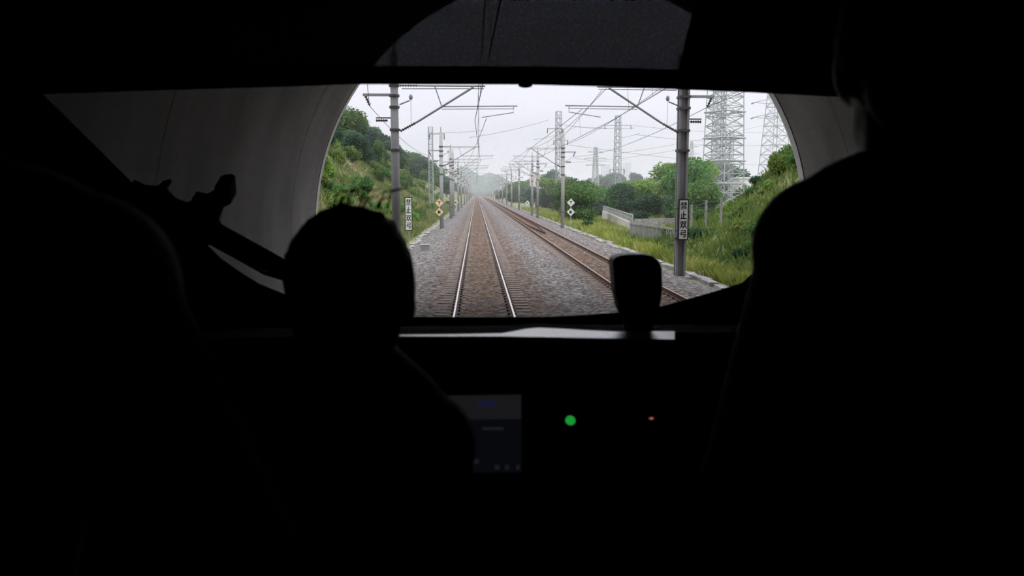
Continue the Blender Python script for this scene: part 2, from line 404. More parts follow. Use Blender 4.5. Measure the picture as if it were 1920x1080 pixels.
# ------------------------------------------------------------------ catenary masts
def disc_insulator(a, b_, r=.055, n=7):
    a, b_ = Vector(a), Vector(b_); pts = []; rs = []
    for i in range(n * 3 + 1):
        t = i / (n * 3); pts.append(a.lerp(b_, t)); rs.append(r if i % 3 == 1 else r * .45)
    m = MB(); m.tube(pts, rs, 10); return m
GZ = -.55
def mast(side, label, group, kind='round', gz=GZ, extra=True, height=8.6, pm=None, reach=3.2):
    """side=+1: mast stands left of its track, the cantilever reaches to +x"""
    s = side; root = empty('catenary_mast', (0, 0, 0), label, 'railway mast', group)
    pm = pm or M['pole']
    b = MB()
    if kind == 'round': b.tube([(0, 0, gz - .3), (0, 0, height)], [.19, .15], 20)
    else:
        hw, t = .21, .055
        b.box((-hw, -.19, gz-.3), (-hw+t*1.6, .19, height)); b.box((hw-t*1.6, -.19, gz-.3), (hw, .19, height)); b.box((-hw, -.05, gz-.3), (hw, .05, height))
    b.build('pole', pm, root, smooth=(kind == 'round'))
    b = MB(); b.box((-.42, -.42, gz - .3), (.42, .42, gz + .12)); b.build('foundation', M['kerb'], root, bevel=.03)
    for z in (1.15, 4.75, 5.55, 6.45, 6.9, 7.3):
        bd = MB()
        bd.box((-.24, -.24, z - .05), (.24, .24, z + .05)) if kind != 'round' else bd.lathe([(.2, z-.05), (.21, z-.04), (.21, z+.04), (.2, z+.05)])
        bd.build('clamp_band', M['dark_steel'], root)
    zt, zb = 7.30, 5.50
    b = MB(); b.tube([(s*.95, 0, zt), (s*(reach + .45), 0, zt)], .035, 8); b.tube([(s*.3, 0, zt - .12), (s*(reach+.4), 0, zt-.10)], .02, 6); b.build('tie_tube', M['steel'], root)
    disc_insulator((s*.22, 0, zt), (s*.95, 0, zt)).build('insulator', M['insulator'], root)
    b = MB(); b.tube([(s*.85, 0, zb + .34), (s*(reach-.02), 0, zt - .04)], .045, 8); b.build('strut_tube', M['steel'], root)
    disc_insulator((s*.22, 0, zb), (s*.85, 0, zb + .34), .07).build('insulator', M['insulator'], root)
    x1 = s*1.9; z1 = zb + .34 + (zt - .38 - zb) * (1.9 - .85) / (reach - .87)
    b = MB(); b.tube([(x1, 0, z1), (s*1.62, 0, zt)], .025, 6); b.build('brace', M['steel'], root)
    b = MB(); b.tube([(x1, 0, z1), (s*(reach+1.75), 0, z1 + .04)], .028, 6); b.tube([(x1, 0, z1 - .1), (s*(reach+1.6), 0, z1-.07)], .015, 6); b.build('steady_tube', M['steel'], root)
    b = MB(); b.tube([(s*(reach+1.6), 0, z1), (s*(reach+1.6), 0, z1 - .22), (s*(reach+.3), 0, z1 - .42)], .018, 6); b.build('registration_arm', M['steel'], root)
    # bracket towards the field side carrying the feeder
    b = MB(); b.box((-s*1.25 if s > 0 else .0, -.05, 6.88), (0 if s > 0 else 1.25, .05, 6.98)); b.build('feeder_bracket', M['steel'], root)
    disc_insulator((-s*1.15, 0, 6.88), (-s*.98, 0, 6.50), .07, 4).build('insulator', M['insulator'], root)
    b = MB(); b.box((min(-s*.75, 0), -.03, 6.0), (max(-s*.75, 0), .03, 6.05)); b.build('return_bracket', M['dark_steel'], root)
    disc_insulator((-s*.75, 0, 5.92), (-s*.28, 0, 5.92), .07, 5).build('insulator', M['insulator'], root)
    if extra:
        b = MB(); b.tube([(s*.2, 0, 6.55), (s*.62, 0, 6.72)], .03, 6); b.ell((s*.66, 0, 6.85), (.08, .08, .12), nu=8, nv=6); b.tube([(s*.66, 0, 6.85), (s*.66, 0, 5.75)], .008, 5); b.build('jumper_arm', M['steel'], root)
    b = MB(); b.tube([(0, 0, height), (0, 0, height + .5)], .03, 6); b.build('top_pin', M['dark_steel'], root)
    return root
ORD = ['nearest', 'second', 'third', 'fourth', 'fifth', 'sixth', 'seventh', 'eighth', 'ninth', 'tenth', 'eleventh', 'twelfth', 'thirteenth', 'fourteenth', 'fifteenth', 'sixteenth', 'seventeenth', 'eighteenth', 'nineteenth', 'twentieth']
GL, GR = 'catenary masts in the row left of the tracks', 'catenary masts in the row right of the tracks'
XL, XR = -3.27, 8.40
ml0 = mast(1, 'grey round catenary mast nearest the tunnel on the left', GL, 'round', pm=M['pole_grey'])
ml0.location = (XL, 33.0, 0)
proto = mast(1, 'x', GL, 'round', pm=M['pole'])
ly = [76, 104, 114, 147, 176, 222, 272, 318, 365, 412, 460, 508, 556, 604, 652, 700, 750]
for i, y in enumerate(ly):
    o = proto if i == 0 else copy_tree(proto)
    o.location = (XL, y, -.02 * i * 0)
    o['label'] = f'pale concrete catenary mast, {ORD[i+1]} from the tunnel in the left row'
mr0 = mast(-1, 'thick grey ribbed catenary mast nearest the tunnel on the right, with a striped stem', GR, 'H', pm=M['pole_grey'], reach=3.1)
mr0.location = (XR + .08, 33.0, 0)
proto = mast(-1, 'x', GR, 'round', pm=M['pole'], reach=3.1)
ry = [78, 110, 121, 158, 192, 222, 259, 300, 345, 392, 440, 488, 536, 584, 632, 680, 730]
for i, y in enumerate(ry):
    o = proto if i == 0 else copy_tree(proto)
    o.location = (XR, y, 0)
    o['label'] = f'pale concrete catenary mast, {ORD[i+1]} from the tunnel in the right row'

# overhead lines
def sag_line(pts, sag, seg=10):
    o = []
    for (a, b_) in zip(pts[:-1], pts[1:]):
        a, b_ = Vector(a), Vector(b_)
        for i in range(seg):
            t = i / seg; p = a.lerp(b_, t); p.z -= 4 * sag * t * (1 - t) * ((b_ - a).length / 45) ** 1; o.append(p)
    o.append(Vector(pts[-1])); return o
def overhead(ys, xt, stag, label):
    root = empty('overhead_line', (0, 0, 0), label, 'overhead line')
    m_ = [(xt + stag * (1 if i % 2 else -1) * .3, y, 7.32) for i, y in enumerate(ys)]; m_[0] = (m_[0][0], ys[0], 6.9)
    c_ = [(xt + stag * (1 if i % 2 else -1), y, 5.95) for i, y in enumerate(ys)]
    b = MB(); b.tube(sag_line(m_, .55), .013, 6); b.build('messenger_wire', M['wire'], root)
    b = MB(); b.tube(sag_line(c_, .03, 4), .013, 6); b.build('contact_wire', M['wire'], root)
    for i in range(len(ys) - 1):
        if ys[i] > 270: break
        n = 5
        for k in range(1, n):
            t = k / n; a = Vector(m_[i]).lerp(Vector(m_[i+1]), t); a.z -= 4 * .55 * t * (1-t) * ((ys[i+1]-ys[i]) / 45); q = Vector(c_[i]).lerp(Vector(c_[i+1]), t)
            b = MB(); b.tube([a, q], .006, 5); b.build('dropper', M['wire'], root)
overhead([-14, 12] + [33] + ly[0:1] + [104, 147, 176, 222, 272, 318, 365, 412, 460, 508, 556, 604, 652], T1, .22, 'thin overhead contact line hanging over the track ahead of the train')
overhead([-14, 12] + [33] + ry[0:1] + [121, 158, 192, 222, 259, 300, 345, 392, 440, 488, 536, 584, 632], T2, -.22, 'thin overhead contact line hanging over the neighbouring right track')
# second set of wires of the overlap sections, feeders
def wire(pts, sag, label, group=None, r=.013, cat='overhead wire', name='overhead_wire'):
    b = MB(); b.tube(sag_line(pts, sag), r, 5); return tag(b.build(name, M['wire']), label, cat, group)
wire([(XL-1.0, 33, 6.5)] + [(XL-1.0, y, 6.5) for y in ly[:8]], .5, 'feeder wire hung on the field side brackets of the left masts')
wire([(XR+1.06, 33, 6.5)] + [(XR+1.0, y, 6.5) for y in ry[:8]], .5, 'feeder wire hung on the field side brackets of the right masts')
wire([(XL-1.0, 33, 6.5), (-3.5, 26.1, 7.4)], 0, 'short wire from the nearest left mast bracket up to the tunnel mouth')
wire([(XR+1.06, 33, 6.5), (9.7, 26.2, 6.7)], 0, 'short wire from the nearest right mast bracket up to the tunnel mouth')
wire([(T2 - 1.0, 33, 6.4), (T1 + 3, 78, 5.95), (T2, 121, 6.0)], .1, 'overlap wire crossing from the steady tube of the right mast')
wire([tuple(at(1238, 166, 33)), tuple(at(1053, 274, 78))], .3, 'anchor wire running diagonally from the right cantilever to the second right mast')
wire([tuple(at(1128, 170, 33)), tuple(at(1040, 268, 78)), tuple(at(1006, 284, 110))], .2, 'anchor wire descending leftward behind the right cantilever')
wire([tuple(at(912, 222, 33)), tuple(at(884, 290, 76)), tuple(at(872, 312, 114))], .1, 'overlap wire drawn towards the left masts beyond the cantilever')

# ------------------------------------------------------------------ writing
GLY = {
 'jin': [[(4,16),(46,16)],[(25,4),(25,50)],[(25,18),(5,44)],[(25,18),(45,40)],[(54,16),(96,16)],[(75,4),(75,50)],[(75,18),(56,42)],[(75,18),(96,42)],[(22,58),(78,58)],[(6,72),(94,72)],[(50,72),(50,98)],[(26,80),(12,96)],[(74,80),(90,96)]],
 'zhi': [[(50,6),(50,92)],[(50,44),(86,44)],[(20,36),(20,92)],[(6,92),(94,92)]],
 'shuang': [[(6,18),(44,18),(6,92)],[(10,36),(46,90)],[(52,18),(92,18),(50,92)],[(56,36),(96,92)]],
 'gong': [[(16,12),(82,12),(82,38),(18,38),(14,62),(86,62),(78,92),(56,88)]],
 'duan': [[(8,8),(8,90),(52,90)],[(30,10),(30,80)],[(12,46),(50,46)],[(14,22),(22,36)],[(46,22),(36,36)],[(30,46),(12,74)],[(32,50),(48,72)],[(90,8),(62,20),(62,50),(54,94)],[(62,46),(96,46)],[(80,46),(80,96)]],
 'he': [[(50,6),(6,46)],[(50,6),(94,46)],[(30,44),(70,44)],[(22,60),(78,60),(78,94),(22,94),(22,60)]],
 'T': [[(12,12),(88,12)],[(50,12),(50,92)]],
}
def glyph(g_, cx, cz, w_, h_, y, th):
    b = MB()
    for st in GLY[g_]:
        for (x0, y0), (x1, y1) in zip(st[:-1], st[1:]):
            a = Vector((cx + (x0/100-.5)*w_, 0, cz - (y0/100-.5)*h_)); c = Vector((cx + (x1/100-.5)*w_, 0, cz - (y1/100-.5)*h_))
            d = (c - a).normalized(); nrm = Vector((-d.z, 0, d.x)) * th / 2; a2 = a - d*th*.4; c2 = c + d*th*.4
            b.prism([Vector((p.x, y, p.z)) for p in (a2+nrm, c2+nrm, c2-nrm, a2-nrm)], (0, -.006, 0))
    return b
def text_sign(loc, w_, h_, label, post=None, chars=('jin','zhi','shuang','gong'), faceb=None):
    root = empty('warning_sign', loc, label, 'sign')
    b = MB(); b.box((-w_/2, 0, -h_/2), (w_/2, .03, h_/2)); b.build('frame', M['black_paint'], root)
    b = MB(); b.box((-w_/2+.05, -.006, -h_/2+.05), (w_/2-.05, .001, h_/2-.05)); b.build('face', M['white_paint'], root)
    n = len(chars); ch = (h_ - .16) / n
    for i, c in enumerate(chars):
        glyph(c, 0, h_/2 - .08 - ch*(i+.5), w_*.62, ch*.86, -.006, .030 if c == 'jin' else .042).build('character', M['black_paint'], root)
    if post:
        b = MB(); b.tube([(0, .05, -h_/2 - post), (0, .05, h_/2)], .03, 8); b.build('post', M['steel'], root)
    else:
        b = MB(); b.box((-w_/2 - .12, .03, h_*.25), (w_/2, .06, h_*.25+.05)); b.box((-w_/2-.12, .03, -h_*.25-.05), (w_/2, .06, -h_*.25)); b.build('bracket', M['dark_steel'], root)
p = at(766, 401, 49.5); text_sign(p, .46, 2.05, 'tall black framed white sign with vertical Chinese characters on a post beside the left mast', post=p.z - 1.02 + .62)
p = at(1281.5, 412, 32.6); text_sign(p, .43, 1.68, 'tall white sign with vertical Chinese characters fixed to the nearest right mast')
def diamonds(px, pys, Y, size, face, label, chars, post, zground=None):
    c = at(px, pys[0], Y); root = empty('diamond_sign', c, label, 'sign')
    for py, chh in zip(pys, chars):
        z = at(px, py, Y).z - c.z; r = size / 2
        b = MB(); b.prism([(-r, 0, z), (0, 0, z + r), (r, 0, z), (0, 0, z - r)], (0, .02, 0)); d = b.build('diamond_plate', face, root)
        glyph(chh, 0, z, r*.72, r*.8, -.002, r*(.17 if chh == 'T' else .11)).build('character', M['black_paint'], d)
    zb = (zground if zground is not None else -.6) - c.z if post else at(px, pys[-1], Y).z - c.z - .4
    b = MB(); b.tube([(0, .05, zb), (0, .05, size*.5)], .035, 8)
    if not post: b.box((0, .03, -.1), (.4, .07, -.05))
    b.build('post', M['steel_light'], root)
diamonds(823.5, (380.5, 397.5), 75, .78, M['yellow_paint'], 'two pale yellow diamond plates, one with a T, stacked against the second left mast', ('T', 'duan'), False)
diamonds(1070.5, (380, 397.5), 79, .80, M['white_paint'], 'two white diamond plates on a thin post beside the second right mast', ('T', 'duan'), True, -.9)
diamonds(989, (380.5,), 126, .80, M['white_paint'], 'single small white diamond plate on a post left of the paired right masts', ('he',), True, -.8)
diamonds(854.8, (379.5,), 119, .78, M['white_paint'], 'single small white diamond plate among the distant left masts', ('duan',), True, -.8)

# ------------------------------------------------------------------ lattice towers
def lattice(b, base, w0, w1, z0, z1, n, r, ang=0, x2=True):
    R = Matrix.Rotation(ang, 3, 'Z'); base = Vector(base)
    def cor(k, t):
        w_ = (w0 + (w1 - w0) * t) / 2; c = [(-1,-1),(1,-1),(1,1),(-1,1)][k % 4]
        return base + R @ Vector((c[0]*w_, c[1]*w_, z0 + (z1 - z0) * t))
    for k in range(4): b.tube([cor(k, 0), cor(k, 1)], r * 1.6, 5)
    for i in range(n):
        t0, t1_ = i / n, (i+1) / n
        for k in range(4):
            b.tube([cor(k, t0), cor(k+1, t1_)], r, 4, False)
            if x2: b.tube([cor(k+1, t0), cor(k, t1_)], r, 4, False)
            b.tube([cor(k, t1_), cor(k+1, t1_)], r, 4, False)
def lmast(px, ytop, w_, Y, zbase, label, arms, n=16, r=.035, m='steel_light', ang=.5, w1=None):
    p = at(px, ytop, Y); root = empty('lattice_mast', (p.x, Y, zbase), label, 'lattice mast')
    h_ = p.z - zbase; b = MB(); lattice(b, (0,0,0), w_, w1 or w_, 0, h_, n, r, ang, False); b.build('lattice_column', M[m], root)
    for py, l_, rr in arms:
        z = at(px, py, Y).z - zbase; b = MB(); b.box((-l_, -.08, z - .08), (rr, .08, z + .08)); b.build('cross_arm', M['steel'], root)
        for e in (-l_ * .95, rr * .95):
            disc_insulator((e, 0, z - .08), (e, 0, z - 1.0), .14, 4).build('insulator', M['insulator'], root)
    return root
lmast(807, 238, .72, 142, -.7, 'slim pale lattice mast among the left masts before the green hill', [(251, .2, 2.5)], 15, ang=.2)
lmast(1047.5, 209, .95, 166, -1.3, 'slim pale lattice mast behind the second right catenary mast', [(241, 2.4, .8), (263, 1.0, 2.0)], 15, .045, m='steel', ang=.25)
lmast(1159, 217, 1.7, 200, -1.2, 'tall lattice mast with a cross arm standing above the right hedge', [(235, 3.4, 3.4), (318, 1.9, 1.9)], 14, .06, w1=1.1, m='steel', ang=.2)
# big tower beside the line: thick square tower with an inner ladder frame
p = at(1353.5, 397, 170)
root = empty('pylon', (p.x, 170, -1.0), 'huge pale lattice pylon rising out of view behind the nearest right mast', 'pylon')
b = MB(); lattice(b, (0,0,0), 6.4, 4.9, 0, 34, 17, .075, .55); b.build('tower_body', M['steel_light'], root)
b = MB(); lattice(b, (-1.2,0,0), 2.2, 1.8, 0, 34, 24, .06, .2); lattice(b, (1.4,.4,0), 1.3, 1.1, 0, 17, 14, .05, .4); b.build('inner_shaft', M['steel_light'], root)
for t in (0, .16, .3, .44, .6, .78):
    b = MB(); w_ = (6.4 - 1.5*t)/2 + .25; R = Matrix.Rotation(.55, 3, 'Z')
    c = [R @ Vector((a*w_, d*w_, 34*t + .5)) for a, d in ((-1,-1),(1,-1),(1,1),(-1,1))]
    for k in range(4): b.tube([c[k], c[(k+1) % 4]], .17, 5)
    b.build('ring_beam', M['steel'], root)
b = MB(); b.box((-6, -5, -.7), (6, 5, .1)); b.build('concrete_pad', M['kerb'], root)
p = at(1452, 300, 300)
root = empty('pylon', (p.x, 300, 3.0), 'slender lattice pylon with left cross arms beside the right tunnel edge', 'pylon')
b = MB(); lattice(b, (0,0,0), 9, 3.6, 0, 46, 13, .11, .3); b.build('tower_body', M['steel_light'], root)
for py in (189, 217):
    z = at(1440, py, 300).z - 3; b = MB(); b.tube([(0, 0, z + 1.2), (-8.5, 0, z - .6)], .16, 5); b.tube([(0, 0, z - 1.3), (-8.5, 0, z - .6)], .12, 5)
    b.tube([(0, 0, z + 1.2), (8.5, 0, z - .6)], .16, 5); b.build('cross_arm', M['steel'], root)
    disc_insulator((-8.5, 0, z-.7), (-9.6, 0, z-1.2), .3, 5).build('insulator', M['insulator'], root)
for px, top, Y, w_, lab in ((1117, 276, 430, 3.4, 'small hazy pylon between the two middle lattice masts'), (1297, 265, 620, 6, 'tiny far pylon with three arms just right of the nearest right mast')):
    p = at(px, top, Y); root = empty('pylon', (p.x, Y, 2.0), lab, 'pylon')
    h_ = p.z - 2; b = MB(); lattice(b, (0,0,0), w_, 1.3, 0, h_, 9, .12, .2); b.build('tower_body', M['steel'], root)
    for k, (t, l_) in enumerate(((.62, 5.5), (.76, 6.2), (.9, 4.5))):
        b = MB(); b.tube([(-l_, 0, h_*t), (l_, 0, h_*t)], .2, 5); b.tube([(-l_, 0, h_*t), (0, 0, h_*t+1.4), (l_, 0, h_*t)], .13, 5); b.build('cross_arm', M['steel'], root)
PL = 'thin power line crossing the sky behind the right masts'
for (a, b_, Ya, Yb, sg) in (((1068,272),(1500,312),150,300,1), ((1075,296),(1180,297),160,330,1), ((1065,236),(1190,240),165,200,1), ((1190,252),(1400,262),150,300,1),
     ((1000,262),(1080,238),160,200,2), ((1010,305),(1330,270),300,180,2), ((1165,287),(1500,215),200,260,2), ((1165,258),(1200,250),200,190,2), ((1150,240),(1045,232),200,166,2),
     ((1185,235),(1440,248),200,240,2), ((1288,270),(1500,268),200,300,1), ((820,248),(905,244),142,180,1), ((880,258),(1028,225),142,166,2)):
    wire([tuple(at(*a, Ya)), tuple(at(*b_, Yb))], .25 * sg, PL, 'power lines crossing behind the right masts', .035, 'power line', 'power_line')

# ------------------------------------------------------------------ walls, fence, houses on the right
def seg_box(a, b_, t, z0, z1, mb):
    a, b_ = Vector(a), Vector(b_); d = (b_ - a).normalized(); n = Vector((-d.y, d.x)) * t / 2
    q = [a + n, b_ + n, b_ - n, a - n]; mb.prism([(p.x, p.y, z0) for p in q], (0, 0, z1 - z0)); return mb
root = empty('low_wall', (0, 0, 0), 'low pale concrete wall with a grey railing beyond the right grass', 'low_wall')  # low concrete wall with a railing on top
A, B_ = (at(1131, 400, 128).x, 128), (at(1186, 412, 76).x, 76)
seg_box(A, B_, .3, -1.6, .15, MB()).build('wall_body', mat('cream_concrete', (.52,.46,.40), .9, noisy=[(.62,.57,.52)], scale=1), root)
b = MB(); seg_box(A, B_, .12, .85, .95, b); seg_box(A, B_, .1, .50, .56, b)
for i in range(27):
    t = i / 26; x = A[0] + (B_[0]-A[0])*t; y = A[1] + (B_[1]-A[1])*t; b.box((x-.06, y-.06, .1), (x+.06, y+.06, .95))
b.build('railing', M['steel'], root)
A2 = (at(1320, 400, 90).x, 90)
root = empty('low_wall', (0, 0, 0), 'long low grey concrete wall running right behind the picket fence', 'low_wall')  # plain low concrete wall, no railing
seg_box((at(1190, 404, 100).x, 100), (at(1330, 400, 104).x, 104), .3, -1.6, -.25, MB()).build('wall_body', M['kerb'], root)
root = empty('picket_fence', (0, 0, 0), 'grey concrete picket fence in the grass left of the nearest right mast', 'fence')
A, B_ = Vector((at(1183, 440, 60).x, 60)), Vector((at(1262, 445, 50.5).x, 50.5)); zf = -.95
b = MB(); seg_box(A, B_, .10, zf + 1.62, zf + 1.74, b); seg_box(A, B_, .08, zf+.5, zf+.58, b); b.build('rail_beam', M['pole_grey'], root)
for i in range(24):
    t = i / 23; q = A.lerp(B_, t); w_ = .09 if i % 8 else .16
    b = MB(); b.box((q.x - w_/2, q.y - w_/2, zf - .4), (q.x + w_/2, q.y + w_/2, zf + (1.75 if i % 8 else 2.05))); b.build('picket', M['pole_grey'], root)
root = empty('picket_fence', (0, 0, 0), 'thin wire rail fence on the green bank right of the nearest right mast', 'fence')
A, B_ = Vector((at(1262, 445, 50.5).x + .2, 50.2)), Vector((at(1352, 400, 47).x, 47))
b = MB()
for dz in (1.3, 1.75): b.tube([(A.x, A.y, H(A.x, A.y)+dz), ((A.x+B_.x)/2, (A.y+B_.y)/2, H((A.x+B_.x)/2, (A.y+B_.y)/2)+dz), (B_.x, B_.y, H(B_.x, B_.y)+dz)], .025, 5)
b.build('rail_wire', M['dark_steel'], root)
for i in range(4):
    q = A.lerp(B_, i/3); b = MB(); b.box((q.x-.06, q.y-.06, H(q.x,q.y)-.3), (q.x+.06, q.y+.06, H(q.x,q.y)+1.9)); b.build('picket', M['pole_grey'], root)
b = MB(); b.box((-.26, -.2, 0), (.26, .2, .5)); root = b.build('trackside_box', mat('grey_cabinet_paint', (.30,.31,.32), .6), bevel=.02); root.location = (at(797, 466, 46).x, 46, -.45)
tag(root, 'small grey cabinet on the ballast shoulder left of the track', 'cabinet')
b = MB(); b.box((-.28, -.22, .5), (.28, .22, .54)); b.build('lid', M['steel'], root)
# pink house
Mpink = mat('pink_render', (.74,.64,.61), .8); Mroof = mat('pale_roof', (.62,.55,.52), .7); Mwin = mat('dark_window_glass', (.06,.07,.08), .2)
p = at(1013, 345, 380); root = empty('house', (p.x, 380, 3.0), 'pink flat roofed house above the trees right of the paired masts', 'house')
b = MB(); b.box((-2.6, -4, 0), (3.2, 4, 8.0)); b.build('wall', Mpink, root)
b = MB(); b.box((-4.8, -3, 0), (-2.6, 4, 9.6)); b.build('wing', Mpink, root)
b = MB(); b.box((-2.8, -4.4, 8.0), (3.6, 4.2, 8.45)); b.build('roof', Mroof, root)
for x in (-1.7, .2, 2.0):
    for z in (2.8, 5.6):
        b = MB(); b.box((x - .55, -4.05, z), (x + .55, -3.95, z + 1.4)); f = b.build('window', Mwin, root)
p = at(1405, 338, 215); root = empty('warehouse', (p.x, 215, 1.5), 'long low white building beside the big pylon', 'building')
b = MB(); b.box((-4, -4, -2), (7, 4, 5.2)); b.build('wall', M['white_paint'], root)
b = MB(); b.box((-4.3, -4.4, 5.2), (7.3, 4.4, 5.6)); b.build('roof', mat('white_roof', (.82,.80,.78), .6), root)
for k in range(4):
    b = MB(); b.box((-3 + k*2.5, -4.06, 2.6), (-2 + k*2.5, -3.96, 3.6)); b.build('window', Mwin, root)
Mtow = mat('haze_tinted_render', (.66,.67,.72), .8); Mband = mat('haze_tinted_windows', (.55,.56,.61), .6)  # tower and window tones paled to carry the distance haze
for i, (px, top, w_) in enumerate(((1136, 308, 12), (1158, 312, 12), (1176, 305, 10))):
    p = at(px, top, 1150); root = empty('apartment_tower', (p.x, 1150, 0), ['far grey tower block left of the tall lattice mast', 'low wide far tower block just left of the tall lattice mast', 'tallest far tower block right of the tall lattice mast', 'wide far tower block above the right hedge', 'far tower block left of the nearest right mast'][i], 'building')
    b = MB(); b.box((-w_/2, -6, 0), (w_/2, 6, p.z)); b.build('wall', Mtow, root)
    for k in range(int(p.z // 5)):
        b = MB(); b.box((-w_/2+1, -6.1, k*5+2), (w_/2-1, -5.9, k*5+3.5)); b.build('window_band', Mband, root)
# far hills
def hill(xc, yc, rx, ry_, h_, name, label, seed):
    b = MB(); n = 40; v = []
    for j in range(n+1):
        for i in range(n+1):
            u, q = i/n*2-1, j/n*2-1; x, y = xc + u*rx, yc + q*ry_
            z = h_ * max(0, 1 - u*u) ** .8 * max(0, 1 - q*q) * (1 + .35*noise.noise(Vector((u*2.5+seed, q*2.5, 0)))) + 2.5*noise.noise(Vector((x*.05, y*.05, seed)))
            v.append((x, y, z + 1))
    b.add(v, [(j*(n+1)+i, j*(n+1)+i+1, (j+1)*(n+1)+i+1, (j+1)*(n+1)+i) for j in range(n) for i in range(n)])
    tag(b.build(name, M['leaf_blue'], smooth=True), label, 'hill', kind='structure')
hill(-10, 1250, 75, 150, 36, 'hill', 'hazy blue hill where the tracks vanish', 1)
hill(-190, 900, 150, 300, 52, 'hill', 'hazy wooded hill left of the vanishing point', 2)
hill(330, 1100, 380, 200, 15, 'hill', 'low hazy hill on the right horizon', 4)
hill(52, 620, 26, 100, 13, 'hill', 'blue green hill behind the pink house', 6)

# ------------------------------------------------------------------ vegetation
def quads_mesh(name, P, n, mat_):
    m = bpy.data.meshes.new(name); m.vertices.add(n*4); m.loops.add(n*4); m.polygons.add(n)
    m.vertices.foreach_set('co', P.reshape(-1).astype(np.float32)); m.loops.foreach_set('vertex_index', np.arange(n*4, dtype=np.int32))
    m.polygons.foreach_set('loop_start', np.arange(0, n*4, 4, dtype=np.int32)); m.polygons.foreach_set('loop_total', np.full(n, 4, dtype=np.int32))
    m.update(); m.validate(); m.materials.append(mat_); return m
def leaves(cent, size, rng, up=.35):
    n = len(cent); d = rng.normal(size=(n, 3)); d[:, 2] += up; d /= np.linalg.norm(d, axis=1)[:, None]
    e = rng.normal(size=(n, 3)); e -= (e*d).sum(1)[:, None]*d; e /= np.linalg.norm(e, axis=1)[:, None]; f = np.cross(d, e)
    s = size * rng.uniform(.6, 1.3, n)[:, None]
    P = np.stack([cent - e*s, cent - f*s*.55 + d*s*.15, cent + e*s, cent + f*s*.55 + d*s*.15], 1); return P
def crown(blobs, n, size, rng):
    out = []; tot = sum(b[3]**2 for b in blobs)
    for x, y, z, r in blobs:
        k = int(n * r*r / tot); d = rng.normal(size=(k, 3)); d /= np.linalg.norm(d, axis=1)[:, None]
        rr = r * rng.uniform(.55, 1.08, k)[:, None] * (1 + .12*np.sin(d[:, :1]*9) * np.cos(d[:, 1:2]*7)); out.append(np.array([x, y, z]) + d*rr*np.array([1, 1, .85]))
    return leaves(np.concatenate(out), size, rng)
def core(blobs, k=.72):
    b = MB()
    for x, y, z, r in blobs: b.ell((x, y, z), (r*k, r*k, r*k*.85), nu=8, nv=6)
    return b
def join_mesh(P, mb, name, mat_):
    n = len(P); v = P.reshape(-1, 3).tolist() + [list(q) for q in mb.v]; f = [(4*i, 4*i+1, 4*i+2, 4*i+3) for i in range(n)] + [tuple(a + 4*n for a in q) for q in mb.f]
    m = bpy.data.meshes.new(name); m.from_pydata(v, [], f); m.update(); m.materials.append(mat_); return m
TREES = []   # unit height 1
for sd_, (kind, mk) in enumerate((('round', 'leaf'), ('round', 'leaf_dark'), ('loose', 'leaf_lime'), ('tall', 'leaf_dark'), ('round', 'leaf_blue'), ('tall', 'leaf'))):
    rng = np.random.default_rng(sd_ + 20); bl = []
    nb = 9
    for i in range(nb):
        a = rng.uniform(0, 2*PI); rad = rng.uniform(.05, .27 if kind != 'tall' else .15); z = rng.uniform(.16, .82)
        bl.append((math.cos(a)*rad, math.sin(a)*rad, z, rng.uniform(.13, .22) * (1.1 if kind == 'round' else .9)))
    bl.append((0, 0, .6, .26 if kind != 'tall' else .2))
    zt = max(b_[2] + .85*b_[3] for b_ in bl); bl = [(x/zt, y/zt, z/zt, r/zt) for x, y, z, r in bl]
    P = crown(bl, 5200, .030, rng)
    fm = join_mesh(P, core(bl, .62), 'foliage', M[mk])
    tm = MB(); tm.tube([(0,0,-.08), (.01,0,.3), (0,.01,.62)], [.03, .022, .01], 7)
    for k in range(4):
        q = bl[k]; tm.tube([(0, 0, .32), (q[0]*.9, q[1]*.9, q[2])], [.014, .005], 5)
    tm_ = tm.mesh('trunk'); tm_.materials.append(M['trunk']); TREES.append((fm, tm_))
BUSH = []
for sd_, mk in enumerate(('leaf', 'leaf_lime', 'leaf_dark', 'leaf_lime', 'leaf')):
    rng = np.random.default_rng(sd_ + 50); bl = []
    for i in range(8):
        a = rng.uniform(0, 2*PI); rad = rng.uniform(.1, .62); r = rng.uniform(.28, .42)
        bl.append((math.cos(a)*rad, math.sin(a)*rad, r * rng.uniform(.55, 1.2), r))
    P = crown(bl, 2600, .065, rng); fm = join_mesh(P, core(bl, .6), 'foliage', M[mk]); BUSH.append(fm)
def plant_tree(k, x, y, h_, label, group, name='tree', cat='tree', wide=1, z=None):
    o = bpy.data.objects.new(name, None); C.objects.link(o); z = H(x, y) if z is None else z
    o.location = (x, y, z - .03*h_); o.rotation_euler.z = random.uniform(0, 6.28); o.scale = (h_*wide, h_*wide, h_); tag(o, label, cat, group)
    for m_, nme in ((TREES[k][0], 'foliage'), (TREES[k][1], 'trunk')):
        c = bpy.data.objects.new(nme, m_); C.objects.link(c); c.parent = o
    return o
def plant_bush(k, x, y, r, h_, label, group, z=None):
    o = bpy.data.objects.new('bush', BUSH[k]); C.objects.link(o); z = H(x, y) if z is None else z
    o.location = (x, y, z - .06*h_); o.rotation_euler.z = random.uniform(0, 6.28); o.scale = (r, r, h_); return tag(o, label, 'bush', group)
LOOKT = {0: 'mid green round', 1: 'dark green round', 2: 'lime green loose', 3: 'dark upright', 4: 'blue green round', 5: 'green upright'}
LOOKB = {0: 'mid green', 1: 'lime green', 2: 'dark green', 3: 'yellowish lime', 4: 'plain green'}
